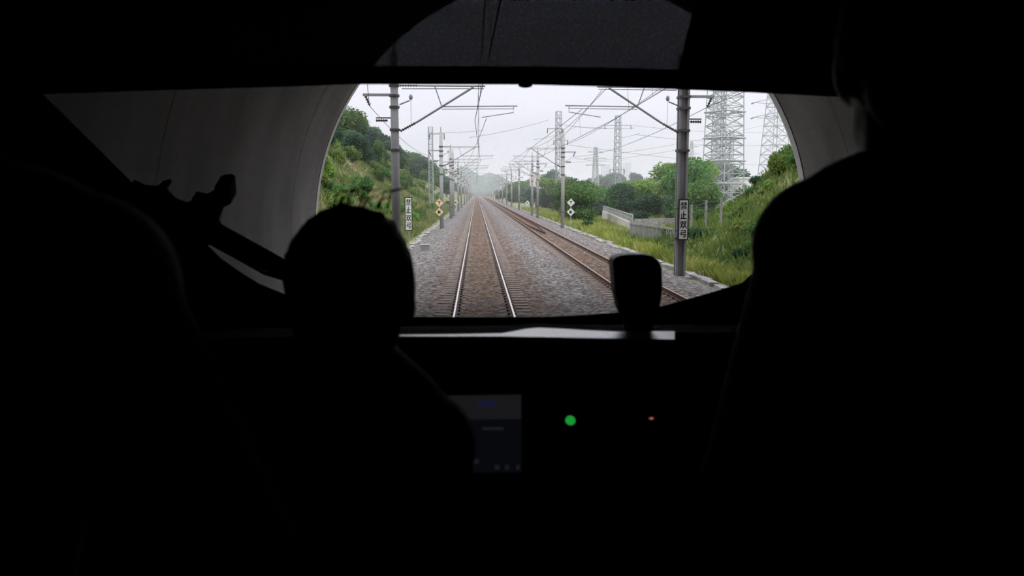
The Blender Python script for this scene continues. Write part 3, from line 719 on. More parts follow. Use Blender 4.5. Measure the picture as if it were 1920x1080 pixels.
def zone_left(px):
    for lim, w_ in ((665, 'beside the left tunnel edge'), (735, 'left of the nearest left mast'), (775, 'just right of the nearest left mast'), (815, 'around the slim left lattice mast'), (850, 'behind the second left mast')):
        if px < lim: return w_
    return 'far down the line on the left'
def zone_right(px):
    for lim, w_ in ((985, 'behind the far right masts'), (1045, 'by the paired right masts'), (1085, 'behind the second right mast'), (1140, 'right of the white diamond plates'), (1185, 'by the tall lattice mast'), (1255, 'left of the nearest right mast'), (1315, 'just right of the nearest right mast'), (1395, 'around the huge pylon'), (1450, 'right of the huge pylon')):
        if px < lim: return w_
    return 'beside the right tunnel edge'
def interp(tab, x):
    if x <= tab[0][0]: return tab[0][1]
    for (a, b_), (c, d) in zip(tab[:-1], tab[1:]):
        if x <= c: return b_ + (d - b_) * (x - a) / (c - a)
    return tab[-1][1]
SKL = [(560, 150), (646, 196), (680, 215), (700, 232), (740, 262), (760, 280), (790, 288), (800, 298), (830, 325), (860, 345), (885, 356)]
SKR = [(940, 356), (960, 350), (975, 330), (1010, 322), (1030, 313), (1045, 320), (1060, 332), (1085, 332), (1110, 347), (1150, 347), (1190, 336), (1240, 322), (1270, 306), (1290, 292), (1320, 296), (1345, 300), (1380, 304), (1420, 312), (1440, 316), (1600, 320)]
R = random.Random(11)
# trees along the left crest and upper slope
nbl = 0; n = 0
for i in range(900):
    if n >= 75: break
    y = 34 + 330 * R.random() ** 1.7; x = -R.uniform(17.5, 25) if i % 3 else -R.uniform(14, 18); z = H(x, y); px, _ = pix((x, y, z))
    if px < 560: continue
    t = at(px, interp(SKL, px), y).z; hmax = t - z
    hh = hmax * R.uniform(.72, 1.03)
    if x > -18: hh = min(hh, 3.6)
    if hh < 1.6 or hh > 8.5: continue
    k = R.choice([0, 1, 1, 3, 5, 4]); plant_tree(k, x, y, hh, LOOKT[k] + ' tree on the left hillside crest ' + zone_left(px), 'trees on the left hillside crest', wide=R.uniform(1.0, 1.35)); n += 1
# bushes on the left slope
for i in range(1000):
    if nbl >= 178: break
    y = 28 + 190 * R.random() ** 1.5; x = -R.uniform(6.8, 20) ; up = (-x - 6.8) / 13
    k = R.choice([0, 1, 4, 2]) if up > .45 else R.choice([1, 3, 1, 0, 4])
    r = R.uniform(.45, 1.1) + up * .8
    if noise.noise(Vector((x*.25, y*.07, 8))) > .12 and up < .7: continue
    if pix((x, y, H(x, y)))[0] < 545: continue
    nbl += 1; r *= 1.25
    plant_bush(k, x, y, r, r * R.uniform(.8, 1.3), LOOKB[k] + ' bush on the left slope ' + zone_left(pix((x, y, H(x, y)))[0]), 'bushes on the left slope')
# right side trees
n = 0
for i in range(1500):
    if n >= 108: break
    y = R.uniform(92, 300); px = R.uniform(935, 1500) if i % 2 else R.uniform(1060, 1330); x = at(px, 361, y).x
    if x < 11.5 + (y - 90) * .02: continue
    if 45 < x < 58 and y < 182: continue
    if y < 190 and 1140 < px < 1180 and y > 150: continue
    z = H(x, y); hh = (at(px, interp(SKR, px), y).z - z) * R.uniform(.5, 1.02)
    if 1318 < px < 1392 and y < 185: continue
    if 1090 < px < 1272 and y < 132: continue
    if 1374 < px < 1436: hh = min(hh, at(px, 347, y).z - z)
    if 990 < px < 1034: hh = min(hh, at(px, 348, y).z - z)
    hh = min(hh, 5.2 + y * .016 if px < 1250 else 20)
    if hh < 1.5: continue
    k = R.choice([0, 0, 1, 2, 4, 2, 5]); plant_tree(k, x, y, hh, LOOKT[k] + ' tree beyond the right verge ' + zone_right(px), 'trees beyond the right verge', wide=R.uniform(1.0, 1.45)); n += 1
# trees further down the line on both sides and the hazy skyline row
for i in range(46):
    y = 230 + 520 * R.random(); x = -R.uniform(9, 24); z = H(x, y); px = pix((x, y, z))[0]
    hh = min(9, max(2.5, (at(px, interp(SKL, px), y).z - z) * R.uniform(.7, 1)))
    plant_tree(R.choice([1, 4, 0, 3]), x, y, hh, 'distant green tree far down the line behind the left masts', 'distant trees behind the left masts', wide=1.5)
for i in range(30):
    y = 200 + 450 * R.random(); x = R.uniform(10.5, 16 + y * .03); z = H(x, y); px = pix((x, y, z))[0]
    hh = max(2.5, min(9, (at(px, 352 if px < 965 else interp(SKR, px), y).z - z) * R.uniform(.7, 1)))
    if 985 < px < 1036 and y < 375: hh = max(1.5, min(hh, at(px, 350, y).z - z))
    plant_tree(R.choice([1, 4, 0]), x, y, hh, 'distant green tree far down the line behind the right masts', 'distant trees behind the right masts', wide=1.4)
for i in range(34):
    px = R.uniform(1050, 1330) if i % 2 else R.uniform(1090, 1260); y = R.uniform(480, 700); x = at(px, 361, y).x; z = H(x, y)
    hh = at(px, R.uniform(322, 342), y).z - z
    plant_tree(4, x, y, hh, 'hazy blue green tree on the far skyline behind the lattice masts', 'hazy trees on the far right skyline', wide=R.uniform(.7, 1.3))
p = at(1213, 390, 118); plant_tree(1, p.x, 118, 4.6, 'dark round tree behind the low wall, darkest on the right side', None, wide=1.5)
p = at(1085, 385, 112); plant_tree(1, p.x, 112, 4.9, 'dark green tree just right of the second right mast', None, wide=1.5)
p = at(1034, 340, 330); plant_tree(4, p.x, 330, 12.5, 'blue green conical tree behind the pink house', None, wide=.9)
p = at(1292, 340, 185); plant_tree(1, p.x, 185, 12.0, 'tall dark tree between the nearest right mast and the big pylon', None, wide=1.1)
p = at(1412, 330, 190); plant_tree(1, p.x, 232, 12.0, 'dark tree behind the big pylon above the white building', None, wide=1.3)
# verge bushes right
for i in range(62):
    y = R.uniform(46, 150); x = R.uniform(11.2, 40)
    px, _ = pix((x, y, 0))
    if 1120 < px < 1290 and y < 110 and R.random() < .8: continue
    r = R.uniform(.5, 1.2)
    k = R.choice([0, 1, 3, 4, 2]); plant_bush(k, x, y, r, r*R.uniform(.7, 1.2), 'low ' + LOOKB[k] + ' bush in the right verge grass ' + zone_right(px), 'bushes on the right verge')
# bushes on the near right bank
p = at(1465, 310, 50)
for dx, dy, r, hh in ((0, 0, 1.2, 1.7), (1.1, 1.0, 1.3, 1.7), (-.9, -.6, .8, 1.0), (.5, -2, 1.0, 1.2), (1.6, -1, 1.0, 1.2)):
    plant_bush(1 if dx <= 0 else 0, p.x + dx, 50 + dy, r, hh, 'bright green bush on top of the bank beside the right tunnel edge', 'bushes on top of the right bank')
for i in range(58):
    y = R.uniform(28.5, 54); x = R.uniform(11.4, 20)
    r = R.uniform(.5, 1.05); k = R.choice([1, 3, 0, 4, 3, 1, 2])
    plant_bush(k, x, y, r, r*R.uniform(.6, 1.0), LOOKB[k] + ' bush on the near right bank ' + zone_right(pix((x, y, H(x, y)))[0]), 'bushes on the near right bank')
# grass blades
def blades(name, pts, hmin, hmax, wd, mat_, label, rng):
    n = len(pts); base = np.array(pts); a = rng.uniform(0, 2*PI, n); dx = np.stack([np.cos(a), np.sin(a), np.zeros(n)], 1)
    h_ = rng.uniform(hmin, hmax, n)[:, None]; lean = rng.normal(size=(n, 3))*.35; lean[:, 2] = 1
    tip = base + lean*h_; mid = base + lean*h_*.5 + dx*0; w_ = wd*rng.uniform(.6, 1.4, n)[:, None]
    P = np.stack([base - dx*w_*.6, mid - dx*w_, tip, mid + dx*w_], 1)
    o = bpy.data.objects.new(name, quads_mesh(name, P, n, mat_)); C.objects.link(o); return tag(o, label, 'grass', kind='stuff')
pts = []
for i in range(62000):
    y = 27 + 170 * R.random() ** 2.0; x = -4.9 - 19 * R.random(); pts.append((x, y, H(x, y) - .04))
blades('hillside_grass', pts, .25, .75, .05, M['scrub'], 'rough green and brown grass covering the left embankment', RNG)
pts = []
bpts = []
for i in range(66000):
    y = 27 + 150 * R.random() ** 1.9; x = 9.8 + (14 + y * .12) * R.random() ** 1.2
    (bpts if x > 11.2 and y < 70 else pts).append((x, y, H(x, y) - .04))
blades('bank_grass', bpts, .25, .8, .05, M['bank'], 'rough dark green and brown grass covering the near right bank', RNG)
blades('verge_grass', pts, .25, .75, .05, M['grass'], 'tall yellow green grass on the right verge and bank', RNG)

# ------------------------------------------------------------------ the cab
M['cab_black'] = mat('black_cab_plastic', (.012,.012,.013), .85, spec=.15)
M['cab_frame'] = mat('black_window_frame', (.005,.005,.005), .95, spec=.04)
M['cab_gloss'] = mat('black_rounded_plastic', (.02,.02,.021), .38, spec=.6)
M['trim_metal'] = mat('satin_metal_trim', (.62,.62,.63), .30, .9)
PN = Vector((0, 1, .5)).normalized(); PP = Vector((0, 2.45, 2.6))
def pl(px, py, off=0): return on_plane(px, py, PP + PN * off, PN)
def plx(x, z, off=0):
    y = PP.y - .5 * (z - PP.z); return Vector((x, y, z)) + PN * off
CX0, CX1 = -1.42, 1.86
OPEN = [(-160, -95), (-130, 0), (70, 178), (160, 266), (257, 362), (320, 408), (376, 456), (410, 490), (440, 512), (482, 538), (540, 562), (620, 586), (765, 601), (900, 602), (1040, 601), (1150, 594), (1240, 582), (1320, 560), (1395, 537), (1500, 440), (1640, 270), (1760, 90), (1800, -95)]
def front_wall():
    bm = bmesh.new()
    inner = [bm.verts.new(pl(*q)) for q in OPEN]
    outer = [bm.verts.new(plx(x, z)) for x, z in ((CX0, 1.6), (CX1, 1.6), (CX1, 3.98), (CX0, 3.98))]
    ed = [bm.edges.new((a, b)) for l in (inner, outer) for a, b in zip(l, l[1:] + l[:1])]
    bmesh.ops.triangle_fill(bm, use_beauty=True, use_dissolve=False, edges=ed)
    r = bmesh.ops.extrude_face_region(bm, geom=bm.faces[:])
    for v in [g for g in r['geom'] if isinstance(g, bmesh.types.BMVert)]: v.co += PN * .02
    bmesh.ops.recalc_face_normals(bm, faces=bm.faces)
    m = bpy.data.meshes.new('wall_front'); bm.to_mesh(m); bm.free(); m.materials.append(M['cab_frame'])
    o = bpy.data.objects.new('wall_front', m); C.objects.link(o); tag(o, 'black front wall of the cab around the windscreen', 'wall', kind='structure')
front_wall()
def glass_mat(name, tint):
    m = bpy.data.materials.new(name); m.use_nodes = True; t = m.node_tree; t.nodes.clear()
    o = N(t, 'ShaderNodeOutputMaterial'); a = N(t, 'ShaderNodeBsdfTransparent'); a.inputs[0].default_value = (*tint, 1)
    g_ = N(t, 'ShaderNodeBsdfGlossy'); g_.inputs['Roughness'].default_value = .02; g_.inputs[0].default_value = (1, 1, 1, 1)
    f = N(t, 'ShaderNodeFresnel'); f.inputs[0].default_value = 1.2; mx = N(t, 'ShaderNodeMixShader')
    t.links.new(f.outputs[0], mx.inputs[0]); t.links.new(a.outputs[0], mx.inputs[1]); t.links.new(g_.outputs[0], mx.inputs[2]); t.links.new(mx.outputs[0], o.inputs[0]); return m
b = MB(); b.prism([pl(*q, .006) for q in OPEN], PN * .006); tag(b.build('window_1', glass_mat('windscreen_glass', (.985, .985, .985))), 'large windscreen pane', 'window', kind='structure')
# shell
def shell(name, a, b_, label, cat='wall'):
    b = MB(); b.box(a, b_); tag(b.build(name, M['cab_black']), label, cat, kind='structure')
shell('floor', (CX0, -1.2, 1.57), (CX1, 2.9, 1.65), 'dark cab floor', 'floor')
shell('ceiling', (CX0, -1.2, 3.92), (CX1, 1.78, 4.0), 'dark cab ceiling', 'ceiling')
for nme, x in (('wall_left', CX0 - .06), ('wall_right', CX1)):
    b = MB(); b.prism([(x, -1.2, 1.57), (x, 2.97, 1.57), (x, 1.755, 4.0), (x, -1.2, 4.0)], (.06, 0, 0)); tag(b.build(nme, M['cab_black']), 'dark ' + nme[5:] + ' wall of the cab', 'wall', kind='structure')
shell('wall_rear', (CX0, -1.26, 1.57), (CX1, -1.2, 4.0), 'dark rear wall of the cab')
# roller blind over the upper windscreen
bmat = bpy.data.materials.new('perforated_blind_fabric'); bmat.use_nodes = True; t = bmat.node_tree
pb = t.nodes['Principled BSDF']; pb.inputs['Base Color'].default_value = (.008,.008,.009,1); pb.inputs['Roughness'].default_value = .9; pb.inputs['Specular IOR Level'].default_value = .1
tr = N(t, 'ShaderNodeBsdfTransparent'); tr.inputs[0].default_value = (.95,.95,1,1); mx = N(t, 'ShaderNodeMixShader')
tcn = N(t, 'ShaderNodeTexCoord'); nzn = N(t, 'ShaderNodeTexNoise'); nzn.inputs['Scale'].default_value = 9; nzn.inputs['Detail'].default_value = 3
mpn = N(t, 'ShaderNodeMapping'); mpn.inputs['Scale'].default_value = (.4, 1, 3); t.links.new(tcn.outputs['Object'], mpn.inputs[0]); t.links.new(mpn.outputs[0], nzn.inputs['Vector'])
mrn = N(t, 'ShaderNodeMapRange'); mrn.inputs['To Min'].default_value = .090; mrn.inputs['To Max'].default_value = .122; t.links.new(nzn.outputs['Fac'], mrn.inputs[0]); t.links.new(mrn.outputs[0], mx.inputs[0])
t.links.new(pb.outputs[0], mx.inputs[1]); t.links.new(tr.outputs[0], mx.inputs[2]); t.links.new(mx.outputs[0], t.nodes['Material Output'].inputs[0])
root = empty('roller_blind', (0, 0, 0), 'dark see through roller blind pulled down over the top of the windscreen', 'blind')
BAR = [(-110, 186), (70, 177), (340, 168), (560, 162), (660, 158), (980, 158.5), (1120, 162), (1270, 167.5), (1400, 173), (1555, 181), (1790, 192)]
TOPY = lambda px, py: py - (27 + max(0, px - 1000) * .012)
b = MB(); b.prism([pl(px, TOPY(px, py) + 3, -.045) for px, py in BAR] + [plx(CX1 - .03, 3.90, -.045), plx(CX0 + .03, 3.90, -.045)], PN * .002); b.build('blind_fabric', bmat, root)
b = MB(); v = []
for px, py in BAR:
    a, c = pl(px, py, -.06), pl(px, TOPY(px, py), -.06); v += [a, c, c + PN * .03, a + PN * .03]
n = len(BAR); b.add(v, [(j*4+i, j*4+(i+1) % 4, (j+1)*4+(i+1) % 4, (j+1)*4+i) for j in range(n-1) for i in range(4)] + [(0,1,2,3), tuple(n*4-4+i for i in (3,2,1,0))])
b.build('bottom_bar', M['cab_frame'], root)
b = MB(); p = pl(985, 160, -.045); b.ell(p, (.018, .012, .006)); b.build('pull_tab', M['cab_frame'], root)
b = MB(); b.tube([plx(CX0 + .03, 3.86, -.09), plx(CX1 - .03, 3.86, -.09)], .035, 12); b.build('roller_tube', M['cab_frame'], root)
b = MB(); b.prism([pl(1276, 138, -.075), pl(1348, 140, -.075), pl(1392, -30, -.075), pl(1398, -110, -.075), pl(1325, -110, -.075), pl(1310, -10, -.075)], PN * .02)
tag(b.build('sun_visor_bracket', M['cab_frame']), 'black slanted strap hanging in front of the roller blind at upper right', 'bracket')
b = MB(); b.prism([pl(1350, 143, -.095), pl(1900, 163, -.095), pl(1900, -110, -.095), pl(1398, -110, -.095), pl(1392, -30, -.095)], PN * .015)
M['visor'] = M['cab_frame']
tag(b.build('sun_visor', M['visor'], bevel=.004), 'black sun visor panel at the upper right of the windscreen', 'visor')
# wiper outside
root = empty('windscreen_wiper', pl(370, 410, .12), 'black windscreen wiper arm with a chunky bracket at the lower left of the windscreen', 'wiper')
L0 = Vector(root.location)
def rel(q): return Vector(q) - L0
b = MB(); b.prism([rel(pl(*q, .08)) for q in ((240, 350), (262, 360), (285, 362), (296, 352), (311, 349), (313, 356), (300, 363), (309, 374), (322, 386), (342, 393), (354, 388), (359, 372), (380, 377), (398, 366), (404, 352), (416, 360), (421, 386), (412, 402), (404, 426), (410, 440), (395, 462), (350, 445), (300, 415), (240, 370))], PN * .05)
b.build('bracket', M['cab_frame'], root, bevel=.004)
b = MB(); b.prism([rel(pl(*q, .07)) for q in ((400, 351), (409, 346), (424, 344), (431, 350), (433, 384), (420, 390), (404, 380))], PN * .07); b.build('knob', M['cab_frame'], root, bevel=.006)
b = MB(); b.prism([rel(pl(*q, .09)) for q in ((396, 424), (404, 425), (524, 491), (560, 520), (540, 530), (494, 516), (386, 456))], PN * .03); b.build('arm', M['cab_frame'], root, bevel=.003)
b = MB(); b.prism([rel(pl(*q, .085)) for q in ((486, 503), (502, 510), (500, 514), (484, 507))], PN * .003); b.build('hinge_pin', M['steel'], root)

# driver's desk
desk = empty('driver_desk', (0.2, 1.9, 1.65), 'wide black driver desk under the windscreen with a bright curved metal edge', 'driver desk')
DL = Vector(desk.location)
def dr(q): return Vector(q) - DL
YF = 1.72
def lipf(px): py = 630.5 if px < 940 else 630.5 + (px - 940) * .018; return on_plane(px, py, (0, YF, 0), Vector((0, 1, 0)))
def lipb(px, py):
    f = lipf(px); n = Vector((0, math.tan(math.radians(3)), 1)).normalized(); return on_plane(px, py, f, n)
TOPL = [(748, 627.3), (850, 626.5), (940, 625), (962, 621), (985, 616.5), (1010, 614.5), (1050, 616), (1090, 618.5), (1130, 620.5), (1160, 622), (1190, 621.5), (1215, 621), (1265, 621)]
zb_ = [lipb(*q) for q in TOPL]; zf_ = [lipf(q[0]) for q in TOPL]
# dark desk top between windscreen foot and trim, its front edge follows the trim
xs = [CX0 + .01] + [p.x for p in zb_] + [CX1 - .01]
yb = [zb_[0].y] + [p.y for p in zb_] + [zb_[-1].y]; zz = [zb_[0].z] + [p.z for p in zb_] + [zb_[-1].z]
b = MB(); v = []
for x, y, z in zip(xs, yb, zz):
    v += [(x, y, z - .004), (x, y + .14, z - .012), (x, 2.43, 2.635), (x, 2.43, 2.55), (x, y, z - .1)]
n = len(xs); b.add([dr(q) for q in v], [(j*5+i, j*5+(i+1) % 5, (j+1)*5+(i+1) % 5, (j+1)*5+i) for j in range(n-1) for i in range(5)] + [(0,1,2,3,4), tuple(n*5-5+i for i in (4,3,2,1,0))])
b.build('desk_top', M['cab_frame'], desk)
b = MB(); v = []
for f, k in zip(zf_, zb_): v += [dr(f), dr(k), dr(k - Vector((0, 0, .012))), dr(f - Vector((0, 0, .008)))]
n = len(zf_); b.add(v, [(j*4+i, j*4+(i+1) % 4, (j+1)*4+(i+1) % 4, (j+1)*4+i) for j in range(n-1) for i in range(4)] + [(0,1,2,3), tuple(n*4-4+i for i in (3,2,1,0))])
b.build('metal_edge', M['trim_metal'], desk)['label'] = 'bright curved metal edge catching the daylight'
P0 = Vector((0, 1.705, 2.70)); P1_ = Vector((0, 1.40, 2.31))
prof = [(YF - .002, 2.712), (1.705, 2.70), (1.40, 2.31), (1.25, 2.30), (1.25, 2.26), (1.50, 2.22), (1.62, 1.651), (2.40, 1.651), (2.40, 2.56), (1.80, 2.60)]
b = MB(); b.prism([dr((CX0 + .01, y, z)) for y, z in prof], (CX1 - CX0 - .02, 0, 0)); b.build('desk_body', M['cab_frame'], desk, bevel=.006)
TN = (P1_ - P0).cross(Vector((1, 0, 0))).normalized()
if TN.y > 0: TN = -TN
def pn(px, py, off=0): return on_plane(px, py, P0 + TN * off, TN)
def panel_quad(b, x0, y0, x1, y1, off, t): b.prism([pn(x0, y0, off), pn(x1, y0, off), pn(x1, y1, off), pn(x0, y1, off)], -TN * t)
def emis(name, col, s): return mat(name, (.003,.003,.003), .5, emit=col, estr=s, spec=.2)
scr = empty('display_screen', (0, 0, 0), 'dim rectangular display screen in the driver desk with a small blue field', 'screen')
b = MB(); b.prism([pn(828, 733, .012), pn(988, 731, .012), pn(988, 895, .012), pn(828, 895, .012)], -TN * .02); b.build('bezel', M['cab_frame'], scr, bevel=.003)
b = MB(); b.prism([pn(836, 741, .014), pn(978, 739, .014), pn(978, 886, .014), pn(838, 886, .014)], -TN * .001); b.build('screen_face', emis('dim_display', (.55,.65,1), .0042), scr)
b = MB(); b.prism([pn(838, 742, .0152), pn(977, 740, .0152), pn(977, 785, .0152), pn(838, 787, .0152)], -TN * .001); b.build('header_field', emis('dim_header', (.85,.85,1), .0105), scr)
b = MB(); b.prism([pn(896, 751, .0165), pn(928, 751, .0165), pn(928, 761, .0165), pn(896, 761, .0165)], -TN * .001); b.build('blue_field', emis('blue_field', (.25,.25,1), .032), scr)
for x0, y0, x1, y1 in ((904, 801, 944, 806), (884, 861, 898, 869), (928, 872, 936, 880), (947, 872, 954, 880), (968, 872, 974, 880)):
    b = MB(); b.prism([pn(x0, y0, .0165), pn(x1, y0, .0165), pn(x1, y1, .0165), pn(x0, y1, .0165)], -TN * .001); b.build('screen_icon', emis('icon', (.8,.9,1), .012), scr)
def lamp(px, py, r, h_, m, name, label, cat, squash=1):
    c = pn(px, py, .0); q = TN.to_track_quat('Z', 'Y').to_matrix(); o = empty(name, c, label, cat)
    b = MB(); b.lathe([(r*1.4, -.002), (r*1.4, h_*.4), (r*1.1, h_*.6)], n=20); b.v = [tuple(q @ Vector(a)) for a in b.v]; b.build('socket', M['cab_frame'], o)
    b = MB(); b.ell((0, 0, h_*.5), (r, r*squash, h_), nu=20, nv=10); b.v = [tuple(q @ Vector(a)) for a in b.v]; b.build('lens', m, o, smooth=True)
lamp(1069, 790, .0105, .008, emis('green_glow', (.035,1,.13), .30), 'indicator_lamp', 'round glowing green indicator lamp on the driver desk', 'lamp')
lamp(1221, 785.5, .0046, .004, emis('red_glow', (1,.25,.18), .42), 'indicator_lamp', 'tiny glowing red indicator lamp on the driver desk', 'lamp', .45)
b = MB(); c = pn(989, 718); b.lathe([(.006, -.004), (.006, .006), (.004, .008)], n=14); q = TN.to_track_quat('Z', 'Y').to_matrix(); b.v = [tuple(q @ Vector(a)) for a in b.v]
o = b.build('push_button', M['steel']); o.location = c; tag(o, 'tiny metal push button above the display screen', 'button')
# black rounded device on the desk
root = empty('desk_handset', at(1197, 618, 1.92), 'black rounded upright device standing on the driver desk against the ballast', 'device')
L1 = Vector(root.location); NY = Vector((0, 1, 0))
def rd(px, py, Y=1.90): return at(px, py, Y) - L1
b = MB(); b.prism([rd(*q) for q in ((1150, 500), (1150, 488), (1157, 481), (1172, 478), (1205, 477), (1224, 480), (1236, 488), (1242, 503), (1243, 535), (1241, 562), (1235, 590), (1226, 606), (1212, 610), (1186, 610), (1172, 602), (1162, 580), (1154, 545))], NY * .07)
b.build('housing', M['cab_gloss'], root, bevel=.010, smooth=False)
b = MB(); b.prism([rd(*q, 1.915) for q in ((1180, 604), (1222, 604), (1232, 628), (1172, 628))], NY * .045); b.build('stand', M['cab_frame'], root, bevel=.003)
# driver seat
sc_ = at(620, 850, 1.10); seat = empty('swivel_chair', (sc_.x, 1.05, 1.65), 'dark padded swivel chair under the seated person', 'chair')
b = MB(); b.box((-.25, -.22, .33), (.25, .27, .42)); b.build('seat_cushion', M['cab_black'], seat, bevel=.03)
b = MB(); b.box((-.24, -.33, .42), (.24, -.235, .86)); b.build('backrest', M['cab_black'], seat, bevel=.03)
b = MB(); b.tube([(0, 0, 0), (0, 0, .34)], .05, 12); b.lathe([(.24, 0), (.24, .03), (.1, .05)], n=20); b.build('pedestal', M['dark_steel'], seat)

# ------------------------------------------------------------------ people
def remeshed(mb, name, mat_, parent, vox=.008, smooth=4):
    m0 = mb.mesh('tmp'); o = bpy.data.objects.new('tmp', m0); C.objects.link(o)
    r = o.modifiers.new('r', 'REMESH'); r.mode = 'VOXEL'; r.voxel_size = vox
    s = o.modifiers.new('s', 'SMOOTH'); s.iterations = smooth; s.factor = .5
    dg = bpy.context.evaluated_depsgraph_get(); m = bpy.data.meshes.new_from_object(o.evaluated_get(dg)); bpy.data.objects.remove(o)
    m.name = name; m.materials.clear(); m.materials.append(mat_); m.polygons.foreach_set('use_smooth', [True]*len(m.polygons))
    q = bpy.data.objects.new(name, m); C.objects.link(q)
    if parent: q.parent = parent
    return q
Mskin = mat('skin', (.30,.19,.14), .6, spec=.3)
Mhair = mat('black_hair', (.008,.007,.007), .7, spec=.2)
def hand(b, wrist, fwd, side, palm_n):
    """fwd: direction of fingers, side: +1/-1 thumb side, palm_n: palm normal"""
    f = Vector(fwd).normalized(); n_ = Vector(palm_n); n_ = (n_ - f * n_.dot(f)).normalized(); s = f.cross(n_).normalized() * side
    w_ = Vector(wrist); R3 = Matrix((s, f, n_)).transposed()
    b.tube([w_, w_ + f*.02, w_ + f*.05, w_ + f*.09], [.026, .030, .036, .034], 12)
    b.ell(w_ + f*.055, (.041, .05, .017), R3)
    for k, (o_, ln) in enumerate(((-.030, .060), (-.011, .073), (.010, .078), (.031, .071))):
        a = w_ + f*.095 + s*o_; d = (f + s*o_*2.2).normalized()
        b.tube([a - f*.02, a + d*ln*.42 + n_*.006, a + d*ln*.75 + n_*.020, a + d*ln*.92 + n_*.036], [.0095, .009, .008, .007], 8)
        b.ell(a + d*ln*.92 + n_*.036, .0075, nu=8, nv=6)
    a = w_ + f*.035 + s*.030; d = (f*.6 + s*.8).normalized()
    b.tube([a, a + d*.035 + n_*.008, a + d*.055 + f*.012 + n_*.016], [.013, .0105, .009], 8); b.ell(a + d*.055 + f*.012 + n_*.016, .009, nu=8, nv=6)
def figure(label, J, jacket, trouser, yaw=0, pitch=0, shape=1.0, spiky=False, collar=True, vox=.0085):
    pel, chest, neck, head = (Vector(J[k]) for k in ('pelvis', 'chest', 'neck', 'head'))
    Rh = Matrix.Rotation(yaw, 3, 'Z') @ Matrix.Rotation(pitch, 3, 'X')
    sh = {s: Vector(J['sh' + s]) for s in 'LR'}; el = {s: Vector(J['el' + s]) for s in 'LR'}; wr = {s: Vector(J['wr' + s]) for s in 'LR'}
    hip = {s: Vector(J['hip' + s]) for s in 'LR'}; kn = {s: Vector(J['kn' + s]) for s in 'LR'}; an = {s: Vector(J['an' + s]) for s in 'LR'}
    ax = (sh['R'] - sh['L']); tw = math.atan2(ax.y, ax.x); Rt = Matrix.Rotation(tw, 3, 'Z')
    hw = ax.length / 2
    up = (neck - pel).normalized()
    def torso(b, g_):
        sec = [(pel - up*.10, .80, .100), (pel - up*.02, .90, .118), (pel + up*.08, .84, .108), (pel.lerp(chest, .45), .78, .100), (chest - up*.06, .92, .114), (chest + up*.02, .98, .118), (chest.lerp(neck, .5), .90, .105), (chest.lerp(neck, .8), .60, .085), (neck - up*.005, .34, .066)]
        nn = 28; v = []
        for c, kx, ry_ in sec:
            for k in range(nn):
                v.append(c + Rt @ Vector(((hw*kx+g_)*math.cos(2*PI*k/nn), (ry_+g_)*math.sin(2*PI*k/nn), 0)))
        f = [(j*nn+k, j*nn+(k+1) % nn, (j+1)*nn+(k+1) % nn, (j+1)*nn+k) for j in range(len(sec)-1) for k in range(nn)]
        b.add(v, f + [tuple(range(nn))[::-1], tuple((len(sec)-1)*nn+k for k in range(nn))])
        b.ell(chest.lerp(neck, .72), (.10+g_, .075+g_, .07), Rt)
        for s in 'LR':
            b.tube([neck + (sh[s]-neck)*.15 + up*.005, neck.lerp(sh[s], .6) + up*.012, sh[s]], [.052+g_, .056+g_*.9, .060+g_*.9], 12); b.ell(sh[s], .064+g_)
    def arms(b, g_, cut=0):
        for s in 'LR':
            w_ = wr[s].lerp(el[s], cut)
            b.tube([sh[s], sh[s].lerp(el[s], .4), el[s]], [.058+g_, .052+g_, .043+g_], 14); b.ell(el[s], .044+g_)
            b.tube([el[s], el[s].lerp(wr[s], .3), w_], [.043+g_, .042+g_, .028+g_], 14)
    def legs(b, g_):
        for s in 'LR':
            b.tube([hip[s], hip[s].lerp(kn[s], .4), kn[s]], [.082+g_, .076+g_, .055+g_], 14); b.ell(kn[s], .057+g_); b.ell(hip[s], .082+g_)
            b.tube([kn[s], kn[s].lerp(an[s], .3), an[s]], [.053+g_, .055+g_, .036+g_], 14)
    b = MB(); torso(b, 0); arms(b, 0); legs(b, 0)
    b.tube([chest + up*.1, neck, head - Vector((0, 0, .05))], [.07, .058, .055], 16)
    def hp(x, y, z): return head + Rh @ Vector((x, y, z))
    b.ell(hp(0, -.008, .02), (.076, .096, .102), Rh); b.ell(hp(0, .022, -.055), (.056, .066, .066), Rh); b.ell(hp(0, .05, -.095), (.026, .026, .020), Rh)
    b.tube([hp(0, .088, .025), hp(0, .108, -.022)], [.009, .014], 8); b.ell(hp(0, .104, -.024), .0135)
    for s in (-1, 1):
        b.ell(hp(s*.079, -.005, -.005), (.011, .020, .034), Rh); b.ell(hp(s*.033, .080, .040), (.022, .012, .008), Rh); b.ell(hp(s*.042, .064, -.02), (.022, .022, .02), Rh)
    b.ell(hp(0, .088, -.058), (.024, .010, .006), Rh); b.ell(hp(0, .087, -.070), (.020, .010, .007), Rh)
    for s in 'LR':
        hd = Vector(J.get('hd' + s, (wr[s] - el[s]).normalized())); hand(b, wr[s], hd, 1 if s == 'R' else -1, J.get('pn' + s, (0, 0, -1)))
        ft = Vector((math.cos(tw + PI/2), math.sin(tw + PI/2), 0)); b.tube([an[s], an[s] + ft*.07 - Vector((0, 0, .04)), an[s] + ft*.16 - Vector((0, 0, .055))], [.036, .034, .024], 10)
    body = remeshed(b, 'person', Mskin, None, vox, 3); tag(body, label, 'person')
    for s in (-1, 1):
        e_ = MB(); e_.ell(hp(s*.033, .079, .022), .0125, nu=12, nv=8); e_.build('eye', M['white_paint'], body, smooth=True)
    # hair
    b = MB(); b.ell(hp(0, -.022, .034), (.090, .098, .102), Rh); b.ell(hp(0, -.055, -.02), (.074, .058, .075), Rh)
